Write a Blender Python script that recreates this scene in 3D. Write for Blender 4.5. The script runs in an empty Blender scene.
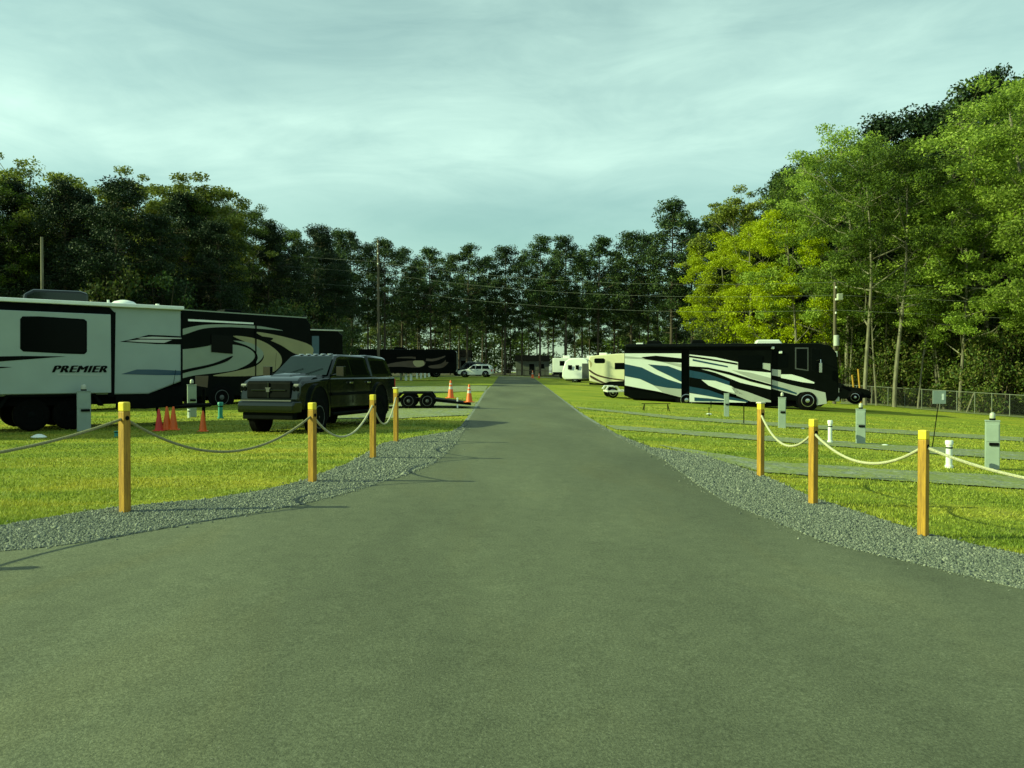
import bpy, math, random
import numpy as np
from mathutils import Vector, Matrix

# ------------------------------------------------------------------ camera / world / sun / exposure
F = 800.0; CX, CY, HORIZ = 512.0, 384.0, 372.0
PITCH = math.atan((CY - HORIZ) / F)
CAM_H = 1.62
scene = bpy.context.scene
cam_d = bpy.data.cameras.new('camera'); cam = bpy.data.objects.new('camera', cam_d)
scene.collection.objects.link(cam); scene.camera = cam
cam_d.sensor_width = 36; cam_d.lens = 36 * F / 1024; cam_d.clip_start = 0.05; cam_d.clip_end = 4000
cam.location = (0, 0, CAM_H); cam.rotation_euler = (math.pi / 2 - PITCH, 0, 0)

SUN_EL = 27.0
SUN_VEC = Vector((-0.98, -0.15, 0)).normalized() * math.cos(math.radians(SUN_EL)) + Vector((0, 0, math.sin(math.radians(SUN_EL))))
world = bpy.data.worlds.new('World'); scene.world = world; world.use_nodes = True
nt = world.node_tree; N = nt.nodes; N.clear()
out = N.new('ShaderNodeOutputWorld'); bg = N.new('ShaderNodeBackground')
sky = N.new('ShaderNodeTexSky'); sky.sky_type = 'NISHITA'; sky.sun_disc = False
sky.sun_elevation = math.radians(SUN_EL)
sky.sun_rotation = math.atan2(SUN_VEC.x, SUN_VEC.y)
sky.air_density = 1.0; sky.dust_density = 0.8; sky.ozone_density = 1.3
tc = N.new('ShaderNodeTexCoord')
mp = N.new('ShaderNodeMapping'); mp.inputs['Scale'].default_value = (1.5, 1.5, 5.0); mp.inputs['Rotation'].default_value = (0.05, 0.16, 0.3)
mp.inputs['Location'].default_value = (0.4, 0.2, 0.15)
n1 = N.new('ShaderNodeTexNoise'); n1.inputs['Scale'].default_value = 1.1; n1.inputs['Detail'].default_value = 6; n1.inputs['Roughness'].default_value = 0.52; n1.inputs['Distortion'].default_value = 0.5
r1 = N.new('ShaderNodeValToRGB'); r1.color_ramp.elements[0].position = 0.30; r1.color_ramp.elements[1].position = 0.68
r1.color_ramp.elements[0].color = (0.45, 0.45, 0.45, 1); r1.color_ramp.elements[1].color = (1.0, 1.0, 1.0, 1)
sep = N.new('ShaderNodeSeparateXYZ')
el = N.new('ShaderNodeValToRGB'); el.color_ramp.interpolation = 'EASE'
for k_, (p_, c_) in enumerate([(0.08, 0.30), (0.18, 0.44), (0.265, 1.0), (0.33, 0.84), (0.42, 0.66), (0.9, 0.6)]):
    e_ = el.color_ramp.elements[k_] if k_ < 2 else el.color_ramp.elements.new(p_)
    e_.position = p_; e_.color = (c_, c_, c_, 1)
mul = N.new('ShaderNodeMath'); mul.operation = 'MULTIPLY'; mul.use_clamp = True
mp2 = N.new('ShaderNodeMapping'); mp2.inputs['Scale'].default_value = (2.2, 2.2, 9.0); mp2.inputs['Rotation'].default_value = (0.1, -0.38, 0.9)
n2 = N.new('ShaderNodeTexNoise'); n2.inputs['Scale'].default_value = 1.8; n2.inputs['Detail'].default_value = 9; n2.inputs['Roughness'].default_value = 0.62; n2.inputs['Distortion'].default_value = 0.9
w2 = N.new('ShaderNodeMapRange'); w2.inputs['From Min'].default_value = 0.36; w2.inputs['From Max'].default_value = 0.66; w2.inputs['To Min'].default_value = 0.84; w2.inputs['To Max'].default_value = 1.14
mul2 = N.new('ShaderNodeMath'); mul2.operation = 'MULTIPLY'; mul2.use_clamp = True
nt.links.new(tc.outputs['Generated'], mp2.inputs['Vector']); nt.links.new(mp2.outputs[0], n2.inputs['Vector']); nt.links.new(n2.outputs['Fac'], w2.inputs['Value'])
mix = N.new('ShaderNodeMixRGB'); mix.inputs[2].default_value = (7.6, 8.0, 9.7, 1)
nt.links.new(tc.outputs['Generated'], mp.inputs['Vector']); nt.links.new(mp.outputs[0], n1.inputs['Vector'])
nt.links.new(n1.outputs['Fac'], r1.inputs[0]); nt.links.new(tc.outputs['Generated'], sep.inputs[0])
nt.links.new(sep.outputs['Z'], el.inputs[0]); nt.links.new(r1.outputs[0], mul.inputs[0]); nt.links.new(el.outputs[0], mul.inputs[1])
nt.links.new(mul.outputs[0], mul2.inputs[0]); nt.links.new(w2.outputs[0], mul2.inputs[1]); nt.links.new(mul2.outputs[0], mix.inputs[0]); nt.links.new(sky.outputs[0], mix.inputs[1])
nt.links.new(mix.outputs[0], bg.inputs['Color']); bg.inputs['Strength'].default_value = 0.077
nt.links.new(bg.outputs[0], out.inputs[0])

sun_d = bpy.data.lights.new('sun', 'SUN'); sun_d.energy = 4.4; sun_d.angle = math.radians(0.55); sun_d.color = (1.0, 0.90, 0.60)
sun = bpy.data.objects.new('sun', sun_d); scene.collection.objects.link(sun)
sun.rotation_euler = SUN_VEC.to_track_quat('Z', 'Y').to_euler(); sun.location = (-30, -10, 30)

vs = scene.view_settings
vs.view_transform = 'Standard'; vs.look = 'None'; vs.gamma = 1.0; vs.use_curve_mapping = False
vs.exposure = 0.70
vs.use_white_balance = True          # the camera's own colour balance: the photograph leans green
vs.white_balance_temperature = 7100; vs.white_balance_tint = -42
scene.cycles.max_bounces = 6; scene.cycles.transparent_max_bounces = 8
scene.cycles.diffuse_bounces = 3; scene.cycles.glossy_bounces = 3
scene.cycles.use_denoising = True

# ------------------------------------------------------------------ terrain
_tx = np.arange(-900, 900.5, 0.5)
_rawx = np.interp(_tx, [-900, -25, -12, -6, -3, 4, 8, 40, 900], [-0.1, -0.1, 0.04, 0.05, 0.09, -0.12, -0.30, -2.05, -2.2])
_k = np.hanning(9); _k /= _k.sum()
_sx = np.convolve(np.pad(_rawx, 4, 'edge'), _k, 'valid')
_rawy = np.interp(_tx, [-900, -10, 0, 30, 150, 900], [0, 0, 0, 0.12, 1.3, 1.3])
_sy = np.convolve(np.pad(_rawy, 4, 'edge'), _k, 'valid')
def tz(x, y):
    return np.interp(x, _tx, _sx) + np.interp(y, _tx, _sy)
def tzf(x, y): return float(tz(x, y))

cp, sp = math.cos(PITCH), math.sin(PITCH)
def ray(px, py):
    u = (px - CX) / F; v = (CY - py) / F
    return Vector((u, cp + v * sp, -sp + v * cp))
def P(px, py, dmax=400):
    """the point of the terrain seen at this pixel"""
    d = ray(px, py); o = Vector((0, 0, CAM_H)); a = 0.5
    while a < dmax:
        p = o + d * a
        if p.z <= tzf(p.x, p.y):
            lo, hi = a / 1.02, a
            for _ in range(30):
                m = (lo + hi) / 2; p = o + d * m
                if p.z <= tzf(p.x, p.y): hi = m
                else: lo = m
            return o + d * hi
        a *= 1.02
    return o + d * dmax
def at_depth(px, depth):
    x = (px - CX) / F * depth
    return Vector((x, depth, tzf(x, depth)))
def z_at(py, depth):
    d = ray(CX, py); return CAM_H + d.z / d.y * depth

# ------------------------------------------------------------------ helpers
COL = scene.collection
def link(o, parent=None):
    COL.objects.link(o)
    if parent is not None: o.parent = parent
    return o
def tag(o, label=None, cat=None, group=None, kind=None):
    if label: o['label'] = label
    if cat: o['category'] = cat
    if group: o['group'] = group
    if kind: o['kind'] = kind
    return o
def empty(name, loc, rz=0, **kw):
    o = bpy.data.objects.new(name, None); o.empty_display_size = 0.2
    link(o); o.location = loc; o.rotation_euler = (0, 0, rz); tag(o, **kw); return o
def copy_tree(o, parent=None):
    c = o.copy(); COL.objects.link(c)
    if parent is not None: c.parent = parent
    for ch in list(o.children): copy_tree(ch, c)
    return c

class MB:
    def __init__(s): s.v = []; s.f = []; s.smooth = False
    def add(s, verts, faces):
        b = len(s.v); s.v += [tuple(v) for v in verts]; s.f += [tuple(b + i for i in f) for f in faces]; return s
    def box(s, x0, x1, y0, y1, z0, z1):
        return s.add([(x0,y0,z0),(x1,y0,z0),(x1,y1,z0),(x0,y1,z0),(x0,y0,z1),(x1,y0,z1),(x1,y1,z1),(x0,y1,z1)],
                     [(0,3,2,1),(4,5,6,7),(0,1,5,4),(1,2,6,5),(2,3,7,6),(3,0,4,7)])
    def prism(s, prof, y0, y1, inset=None):
        """profile of (x,z) extruded in y; inset(z) narrows both ends"""
        n = len(prof); ins = inset or (lambda x, z: 0)
        vs_ = [(x, y0 + ins(x, z), z) for x, z in prof] + [(x, y1 - ins(x, z), z) for x, z in prof]
        area = sum(prof[i][0]*prof[(i+1)%n][1]-prof[(i+1)%n][0]*prof[i][1] for i in range(n))
        fs = [tuple(range(n)), tuple(range(2*n-1, n-1, -1))] + [(i, n+i, n+(i+1)%n, (i+1)%n) for i in range(n)]
        if area < 0: fs = [f[::-1] for f in fs]
        return s.add(vs_, fs)
    def cyl(s, p0, p1, r0, r1=None, n=12, cap=True):
        r1 = r0 if r1 is None else r1
        p0 = Vector(p0); p1 = Vector(p1); d = (p1 - p0).normalized()
        a = d.orthogonal().normalized(); b = d.cross(a)
        vs_ = []
        for p, r in ((p0, r0), (p1, r1)):
            for i in range(n):
                t = 2*math.pi*i/n; vs_.append(p + (a*math.cos(t) + b*math.sin(t))*r)
        fs = [(i, (i+1)%n, n+(i+1)%n, n+i) for i in range(n)]
        if cap: fs += [tuple(range(n-1, -1, -1)), tuple(range(n, 2*n))]
        return s.add(vs_, fs)
    def tube(s, pts, radii, n=8):
        pts = [Vector(p) for p in pts]; base = len(s.v); m = len(pts); up = None
        for i, p in enumerate(pts):
            d = (pts[min(i+1, m-1)] - pts[max(i-1, 0)]).normalized()
            if up is None: up = d.orthogonal().normalized()
            a = (up - d*up.dot(d)).normalized(); up = a; b = d.cross(a)
            r = radii[i] if hasattr(radii, '__len__') else radii
            for k in range(n):
                t = 2*math.pi*k/n; s.v.append(tuple(p + (a*math.cos(t)+b*math.sin(t))*r))
        for i in range(m-1):
            for k in range(n):
                s.f.append((base+i*n+k, base+i*n+(k+1)%n, base+(i+1)*n+(k+1)%n, base+(i+1)*n+k))
        s.f.append(tuple(base+k for k in range(n-1, -1, -1))); s.f.append(tuple(base+(m-1)*n+k for k in range(n)))
        return s
    def lathe(s, prof, n=20, c=(0,0,0), axis='z'):
        """profile of (r, h) turned about the axis"""
        vs_ = []
        for r, h in prof:
            for k in range(n):
                t = 2*math.pi*k/n
                if axis == 'z': vs_.append((c[0]+r*math.cos(t), c[1]+r*math.sin(t), c[2]+h))
                else: vs_.append((c[0]+r*math.cos(t), c[1]+h, c[2]+r*math.sin(t)))
        fs = []
        for i in range(len(prof)-1):
            for k in range(n):
                f = (i*n+k, i*n+(k+1)%n, (i+1)*n+(k+1)%n, (i+1)*n+k)
                fs.append(f if axis == 'z' else f[::-1])
        a = tuple(range(n-1,-1,-1)); b = tuple((len(prof)-1)*n+k for k in range(n))
        if prof[0][0] > 1e-6: fs.append(a if axis == 'z' else a[::-1])
        if prof[-1][0] > 1e-6: fs.append(b if axis == 'z' else b[::-1])
        return s.add(vs_, fs)
    def build(s, name, m, parent=None, bevel=0, smooth=False, seg=2):
        me = bpy.data.meshes.new(name); me.from_pydata(s.v, [], s.f); me.update()
        me.materials.append(m)
        if smooth:
            me.shade_smooth()
            try: me.set_sharp_from_angle(angle=math.radians(40))
            except Exception: pass
        o = bpy.data.objects.new(name, me); link(o, parent)
        if bevel:
            b = o.modifiers.new('bevel', 'BEVEL'); b.width = bevel; b.segments = seg; b.limit_method = 'ANGLE'; b.angle_limit = math.radians(35)
        return o
def np_mesh(name, verts, faces, m, parent=None):
    """verts (n,3), faces (k,c) all the same corner count"""
    me = bpy.data.meshes.new(name); verts = np.asarray(verts, dtype=np.float32); faces = np.asarray(faces, dtype=np.int32)
    k, c = faces.shape
    me.vertices.add(len(verts)); me.vertices.foreach_set('co', verts.ravel())
    me.loops.add(k*c); me.loops.foreach_set('vertex_index', faces.ravel())
    me.polygons.add(k); me.polygons.foreach_set('loop_start', np.arange(0, k*c, c, dtype=np.int32))
    me.update(calc_edges=True); me.materials.append(m)
    o = bpy.data.objects.new(name, me); return link(o, parent)

# ------------------------------------------------------------------ materials
def new_mat(name):
    m = bpy.data.materials.new(name); m.use_nodes = True
    return m, m.node_tree, m.node_tree.nodes['Principled BSDF']
def mat(name, col, rough=0.6, metal=0, var=0.12, scale=6.0, bump=0.0, bscale=60, coat=0, spec=0.5, stretch=(1,1,1)):
    m, t, b = new_mat(name); nd = t.nodes
    b.inputs['Roughness'].default_value = rough; b.inputs['Metallic'].default_value = metal
    b.inputs['Coat Weight'].default_value = coat; b.inputs['Specular IOR Level'].default_value = spec
    co = nd.new('ShaderNodeTexCoord'); mpn = nd.new('ShaderNodeMapping'); mpn.inputs['Scale'].default_value = stretch
    t.links.new(co.outputs['Object'], mpn.inputs[0])
    no = nd.new('ShaderNodeTexNoise'); no.inputs['Scale'].default_value = scale; no.inputs['Detail'].default_value = 5
    t.links.new(mpn.outputs[0], no.inputs['Vector'])
    rp = nd.new('ShaderNodeValToRGB'); e = rp.color_ramp.elements
    e[0].position = 0.3; e[1].position = 0.7
    e[0].color = tuple(c*(1-var) for c in col) + (1,); e[1].color = tuple(min(1, c*(1+var)) for c in col) + (1,)
    t.links.new(no.outputs['Fac'], rp.inputs[0]); t.links.new(rp.outputs[0], b.inputs['Base Color'])
    if bump:
        n2 = nd.new('ShaderNodeTexNoise'); n2.inputs['Scale'].default_value = bscale; n2.inputs['Detail'].default_value = 3
        t.links.new(mpn.outputs[0], n2.inputs['Vector'])
        bp = nd.new('ShaderNodeBump'); bp.inputs['Strength'].default_value = bump; bp.inputs['Distance'].default_value = 0.02
        t.links.new(n2.outputs['Fac'], bp.inputs['Height']); t.links.new(bp.outputs[0], b.inputs['Normal'])
    return m
def leaf_mat(name, cols, trans=0.35, rough=0.6, patch=False):
    m, t, b = new_mat(name); nd = t.nodes
    ge = nd.new('ShaderNodeNewGeometry'); oi = nd.new('ShaderNodeObjectInfo')
    rp = nd.new('ShaderNodeValToRGB'); rp.color_ramp.elements[0].color = cols[0] + (1,); rp.color_ramp.elements[1].color = cols[-1] + (1,)
    for i, c in enumerate(cols[1:-1]):
        e = rp.color_ramp.elements.new((i+1)/(len(cols)-1)); e.color = c + (1,)
    t.links.new(ge.outputs['Random Per Island'], rp.inputs[0])
    hs = nd.new('ShaderNodeHueSaturation'); src = rp.outputs[0]
    if patch:
        v = coords(t, (0.45, 1.5, 1))
        f1 = ramp(t, noise(t, 0.6, 6, v, 0.7, 0.6), [(0.38, (0.50, 0.64, 0.6)), (0.5, (0.92, 0.98, 0.95)), (0.66, (1.25, 1.12, 1.1))])
        src = mixc(t, 1.0, src, f1, 'MULTIPLY')
    t.links.new(src, hs.inputs['Color'])
    mr = nd.new('ShaderNodeMapRange'); mr.inputs['To Min'].default_value = 0.75; mr.inputs['To Max'].default_value = 1.25
    t.links.new(oi.outputs['Random'], mr.inputs['Value']); t.links.new(mr.outputs[0], hs.inputs['Value'])
    b.inputs['Roughness'].default_value = rough; b.inputs['Specular IOR Level'].default_value = 0.25
    t.links.new(hs.outputs[0], b.inputs['Base Color'])
    tr = nd.new('ShaderNodeBsdfTranslucent'); t.links.new(hs.outputs[0], tr.inputs['Color'])
    mx = nd.new('ShaderNodeMixShader'); mx.inputs[0].default_value = trans
    t.links.new(b.outputs[0], mx.inputs[1]); t.links.new(tr.outputs[0], mx.inputs[2])
    t.links.new(mx.outputs[0], nd['Material Output'].inputs['Surface'])
    return m
def ramp(t, fac, stops):
    r = t.nodes.new('ShaderNodeValToRGB'); e = r.color_ramp.elements
    e[0].position, e[0].color = stops[0][0], stops[0][1] + (1,); e[1].position, e[1].color = stops[-1][0], stops[-1][1] + (1,)
    for p, c in stops[1:-1]:
        x = e.new(p); x.color = c + (1,)
    t.links.new(fac, r.inputs[0]); return r.outputs[0]
def noise(t, scale, detail=4, vec=None, rough=0.5, dist=0):
    n = t.nodes.new('ShaderNodeTexNoise'); n.inputs['Scale'].default_value = scale; n.inputs['Detail'].default_value = detail
    n.inputs['Roughness'].default_value = rough; n.inputs['Distortion'].default_value = dist
    if vec is not None: t.links.new(vec, n.inputs['Vector'])
    return n.outputs['Fac']
def mixc(t, fac, a, b, mode='MIX'):
    m = t.nodes.new('ShaderNodeMixRGB'); m.blend_type = mode
    for i, v in ((0, fac), (1, a), (2, b)):
        if isinstance(v, (int, float)): m.inputs[i].default_value = v
        elif isinstance(v, tuple): m.inputs[i].default_value = v + (1,)
        else: t.links.new(v, m.inputs[i])
    return m.outputs[0]
def coords(t, scale=(1,1,1)):
    c = t.nodes.new('ShaderNodeTexCoord'); m = t.nodes.new('ShaderNodeMapping'); m.inputs['Scale'].default_value = scale
    t.links.new(c.outputs['Object'], m.inputs[0]); return m.outputs[0]
def bump(t, b, h, strength, dist):
    n = t.nodes.new('ShaderNodeBump'); n.inputs['Strength'].default_value = strength; n.inputs['Distance'].default_value = dist
    t.links.new(h, n.inputs['Height']); t.links.new(n.outputs[0], b.inputs['Normal'])

def m_lawn():
    m, t, b = new_mat('lawn_turf'); v = coords(t); vs_ = coords(t, (0.5, 1.6, 1))
    fine = ramp(t, noise(t, 38, 6, v, 0.7), [(0.3, (0.18, 0.20, 0.030)), (0.5, (0.27, 0.285, 0.040)), (0.72, (0.33, 0.34, 0.050))])
    patch = ramp(t, noise(t, 0.55, 5, vs_, 0.6, 0.6), [(0.34, (0.58, 0.72, 0.62)), (0.5, (0.92, 0.98, 0.95)), (0.66, (1.30, 1.14, 1.05))])
    c = mixc(t, 1.0, fine, patch, 'MULTIPLY')
    dry = ramp(t, noise(t, 1.7, 5, v, 0.65), [(0.56, (0, 0, 0)), (0.70, (0.35, 0.35, 0.35))])
    c = mixc(t, dry, c, (0.34, 0.30, 0.12))
    t.links.new(c, b.inputs['Base Color']); b.inputs['Roughness'].default_value = 0.85; b.inputs['Specular IOR Level'].default_value = 0.1
    bump(t, b, noise(t, 30, 6, v, 0.7), 0.9, 0.05)
    return m
def m_forest_floor():
    m, t, b = new_mat('forest_litter'); v = coords(t)
    c = ramp(t, noise(t, 3, 8, v, 0.7), [(0.3, (0.030, 0.030, 0.014)), (0.5, (0.062, 0.050, 0.026)), (0.7, (0.050, 0.070, 0.020))])
    t.links.new(c, b.inputs['Base Color']); b.inputs['Roughness'].default_value = 0.95
    bump(t, b, noise(t, 9, 5, v), 0.8, 0.1)
    return m
def m_asphalt():
    m, t, b = new_mat('asphalt'); v = coords(t); vl = coords(t, (1.0, 0.28, 1))
    agg = ramp(t, noise(t, 62, 4, v, 0.8), [(0.30, (0.052, 0.057, 0.038)), (0.5, (0.104, 0.110, 0.073)), (0.70, (0.175, 0.183, 0.128))])
    big = ramp(t, noise(t, 0.42, 5, vl, 0.55, 0.4), [(0.34, (0.76, 0.77, 0.76)), (0.66, (1.20, 1.20, 1.17))])
    mid = ramp(t, noise(t, 5.5, 6, v, 0.7), [(0.3, (0.86, 0.87, 0.86)), (0.7, (1.12, 1.12, 1.11))])
    c = mixc(t, 1.0, mixc(t, 1.0, agg, big, 'MULTIPLY'), mid, 'MULTIPLY')
    # brownish blotches and pale dusty scuffs
    br = ramp(t, noise(t, 0.9, 4, vl, 0.6, 0.8), [(0.52, (0, 0, 0)), (0.70, (0.5, 0.5, 0.5))])
    c = mixc(t, br, c, mixc(t, 1.0, c, (1.04, 0.96, 0.84), 'MULTIPLY'))
    vo = t.nodes.new('ShaderNodeTexVoronoi'); vo.inputs['Scale'].default_value = 16; vo.inputs['Randomness'].default_value = 1.0; t.links.new(v, vo.inputs['Vector'])
    sp_ = ramp(t, vo.outputs['Distance'], [(0.04, (0.5, 0.5, 0.5)), (0.09, (0, 0, 0))])
    c = mixc(t, sp_, c, (0.26, 0.25, 0.22))
    t.links.new(c, b.inputs['Base Color']); b.inputs['Roughness'].default_value = 0.88; b.inputs['Specular IOR Level'].default_value = 0.25
    bump(t, b, noise(t, 110, 3, v, 0.7), 0.55, 0.012)
    return m
def m_gravel(name, scale=1.0, green=0.0):
    m, t, b = new_mat(name); v = coords(t)
    vo = t.nodes.new('ShaderNodeTexVoronoi'); vo.inputs['Scale'].default_value = 26*scale; t.links.new(v, vo.inputs['Vector'])
    sp_ = t.nodes.new('ShaderNodeSeparateColor'); t.links.new(vo.outputs['Color'], sp_.inputs[0])
    c = ramp(t, sp_.outputs[0], [(0.0, (0.10, 0.11, 0.10)), (0.5, (0.180, 0.195, 0.17)), (0.85, (0.27, 0.28, 0.24)), (1.0, (0.40, 0.40, 0.35))])
    pt = ramp(t, noise(t, 1.3, 5, v, 0.6), [(0.35, (0.82, 0.82, 0.80)), (0.65, (1.1, 1.1, 1.1))])
    c = mixc(t, 1.0, c, pt, 'MULTIPLY')
    if green:
        g = ramp(t, noise(t, 2.2, 7, v, 0.75), [(0.5-green*0.18, (0.05, 0.05, 0.05)), (0.60, (0.85, 0.85, 0.85))])
        c = mixc(t, g, c, (0.20, 0.225, 0.045))
    t.links.new(c, b.inputs['Base Color']); b.inputs['Roughness'].default_value = 0.9; b.inputs['Specular IOR Level'].default_value = 0.2
    bump(t, b, vo.outputs['Distance'], -0.8, 0.03)
    return m
def m_wood(name, a, c2, rough=0.6):
    m, t, b = new_mat(name); v = coords(t, (9, 9, 0.7))
    c = ramp(t, noise(t, 6, 6, v, 0.6, 1.0), [(0.3, a), (0.7, c2)])
    t.links.new(c, b.inputs['Base Color']); b.inputs['Roughness'].default_value = rough
    bump(t, b, noise(t, 14, 3, v), 0.25, 0.004); return m
M = {}
M['lawn'] = m_lawn(); M['floor'] = m_forest_floor(); M['asphalt'] = m_asphalt()
M['gravel'] = m_gravel('gravel_bed'); M['pad'] = m_gravel('gravel_pad_mix', 0.8, 0.7)
M['stone'] = leaf_mat('crushed_stone', [(0.08,0.09,0.076),(0.125,0.14,0.118),(0.165,0.18,0.15),(0.21,0.225,0.185),(0.34,0.34,0.28)], trans=0.0, rough=0.8)
M['blade'] = leaf_mat('grass_blades', [(0.19,0.21,0.030),(0.26,0.28,0.042),(0.33,0.34,0.058),(0.40,0.39,0.09)], trans=0.3, patch=True)
M['post'] = m_wood('stained_post_wood', (0.20, 0.10, 0.010), (0.49, 0.275, 0.028))
M['posttop'] = m_wood('yellow_post_top', (0.62, 0.46, 0.03), (0.78, 0.62, 0.06))
M['capwhite'] = mat('pale_post_cap', (0.66, 0.63, 0.48), 0.5)
M['bark'] = mat('pine_bark', (0.075, 0.058, 0.042), 0.95, var=0.45, scale=5, bump=0.6, bscale=14, stretch=(1,1,0.3))
M['barkpale'] = mat('pale_bark', (0.16, 0.145, 0.105), 0.9, var=0.4, scale=4, bump=0.4, bscale=14, stretch=(1,1,0.35))
M['pole'] = mat('utility_pole_wood', (0.11, 0.09, 0.065), 0.9, var=0.3, scale=6, stretch=(1,1,0.1))
M['wire'] = mat('aluminium_wire', (0.16, 0.17, 0.15), 0.7)
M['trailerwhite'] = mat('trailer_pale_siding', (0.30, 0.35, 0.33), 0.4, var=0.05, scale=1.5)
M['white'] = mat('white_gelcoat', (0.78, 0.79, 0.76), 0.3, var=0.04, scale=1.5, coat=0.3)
M['silver'] = mat('silver_paint', (0.42, 0.43, 0.40), 0.3, var=0.06, scale=1.5, coat=0.3)
M['cream'] = mat('cream_paint', (0.62, 0.57, 0.36), 0.35, var=0.06, scale=1.5, coat=0.3)
M['beige'] = mat('beige_fibreglass', (0.70, 0.66, 0.46), 0.4, var=0.05, scale=1.5)
M['tan'] = mat('tan_paint', (0.42, 0.36, 0.20), 0.35, var=0.08, scale=1.5, coat=0.3)
M['blue'] = mat('blue_vinyl', (0.010, 0.045, 0.090), 0.3, var=0.1, scale=2, coat=0.3)
M['black'] = mat('black_paint', (0.0035, 0.0045, 0.004), 0.3, var=0.2, scale=2, spec=0.03)
M['brown'] = mat('brown_paint', (0.060, 0.034, 0.022), 0.3, var=0.2, scale=2, coat=0.3)
M['matblack'] = mat('black_plastic', (0.004, 0.005, 0.005), 0.6, var=0.3, spec=0.03)
M['glass'] = mat('dark_tinted_glass', (0.002, 0.003, 0.003), 0.12, var=0.1, spec=0.05)
M['silvershade'] = mat('shade_dimmed_silver', (0.22, 0.25, 0.20), 0.4, var=0.06, scale=1.5)  # silver paint, its colour darkened for the motorhome side in shade
M['tanshade'] = mat('shade_dimmed_tan', (0.26, 0.235, 0.12), 0.4, var=0.08, scale=1.5)  # tan paint with the shade of that same side put into its colour
M['windscreen'] = mat('windscreen_glass', (0.006, 0.012, 0.010), 0.05, var=0.1, spec=0.35, coat=0.15)
M['rubber'] = mat('tyre_rubber', (0.004, 0.004, 0.004), 0.95, spec=0.06, var=0.3, scale=12)
M['alloy'] = mat('wheel_alloy', (0.55, 0.56, 0.55), 0.28, metal=0.9, var=0.06)
M['greyrim'] = mat('grey_steel_rim', (0.075, 0.08, 0.08), 0.5, metal=0.3, var=0.1)
M['chrome'] = mat('bright_chrome', (0.62, 0.64, 0.64), 0.14, metal=1.0, var=0.03)
M['truck'] = mat('dark_green_truck_paint', (0.003, 0.006, 0.005), 0.09, var=0.12, scale=2, coat=0.4, spec=0.3)
M['underbody'] = mat('dirty_underbody', (0.003, 0.003, 0.003), 0.95, spec=0.03, var=0.3)
M['pedestal'] = mat('grey_green_pedestal_metal', (0.27, 0.32, 0.29), 0.6, var=0.08, scale=4)
M['pvc'] = mat('white_pvc', (0.78, 0.80, 0.76), 0.4, var=0.04)
M['lamp'] = mat('frosted_globe', (0.42, 0.43, 0.36), 0.3, var=0.03)
M['orange'] = mat('safety_orange', (0.64, 0.115, 0.016), 0.5, var=0.08)
M['red'] = mat('faded_red_plastic', (0.48, 0.022, 0.020), 0.5, var=0.1)
M['crack'] = mat('crack_shadow', (0.035, 0.037, 0.028), 0.95, var=0.2)
M['reflect'] = mat('reflective_white_collar', (0.55, 0.50, 0.44), 0.35, var=0.05)
M['greenpvc'] = mat('green_utility_plastic', (0.055, 0.24, 0.20), 0.5, var=0.06)
M['rope'] = mat('braided_cream_rope', (0.52, 0.49, 0.33), 0.85, var=0.25, scale=90, bump=0.8, bscale=160)
M['ropedark'] = mat('weathered_rope', (0.30, 0.28, 0.15), 0.85, var=0.3, scale=90, bump=0.8, bscale=160)
M['galv'] = mat('galvanised_steel', (0.15, 0.16, 0.13), 0.6, metal=0.1, var=0.1)
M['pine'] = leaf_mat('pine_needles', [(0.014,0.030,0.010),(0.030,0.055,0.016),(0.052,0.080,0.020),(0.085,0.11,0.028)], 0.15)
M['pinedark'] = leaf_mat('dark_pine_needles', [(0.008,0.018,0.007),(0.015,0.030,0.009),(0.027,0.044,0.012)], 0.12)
M['olive'] = leaf_mat('olive_spring_leaves', [(0.08,0.11,0.018),(0.17,0.195,0.032),(0.26,0.27,0.055)], 0.25)
M['green'] = leaf_mat('spring_leaves', [(0.11,0.165,0.028),(0.21,0.285,0.044),(0.31,0.39,0.065),(0.44,0.50,0.13)], 0.45)
M['midgreen'] = leaf_mat('mid_green_leaves', [(0.035,0.06,0.010),(0.075,0.11,0.016),(0.13,0.17,0.024)], 0.35)
M['yellow'] = leaf_mat('yellow_green_leaves', [(0.20,0.25,0.014),(0.33,0.38,0.016),(0.47,0.50,0.04)], 0.35)
M['under'] = leaf_mat('understory_leaves', [(0.025,0.045,0.010),(0.06,0.09,0.016),(0.11,0.13,0.025),(0.12,0.10,0.04)], 0.25)
# ------------------------------------------------------------------ ground sheets
def edge(pix):
    p = [P(a, b) for a, b in pix]; p = sorted(p, key=lambda q: q.y)
    return np.array([q.y for q in p]), np.array([q.x for q in p])
LA = edge([(0,555),(50,550),(100,543),(193,526),(251,516),(300,507),(350,494),(400,478),(430,466),(448,452),(457,440),(464,428),(471,417),(478,406),(487,391),(494,383.5)])
LG = edge([(0,528),(50,519),(115,509),(160,505),(205,501),(262,492),(300,483),(350,464),(383,444),(420,437),(452,432),(461,427),(468,417),(475,406),(485,391),(493,383.5)])
RA = edge([(540,383.2),(549,390),(559,398),(583,417),(611,434),(632,445),(667,462),(700,486),(732,506),(779,525),(839,549),(902,563),(960,577),(1024,593)])
RG = edge([(540.8,383.2),(550.3,390),(560.6,398),(585.5,416),(616,434.5),(650,448),(700,455),(757,474),(813,499),(850,511),(923,534),(970,546),(1024,557)])
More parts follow.
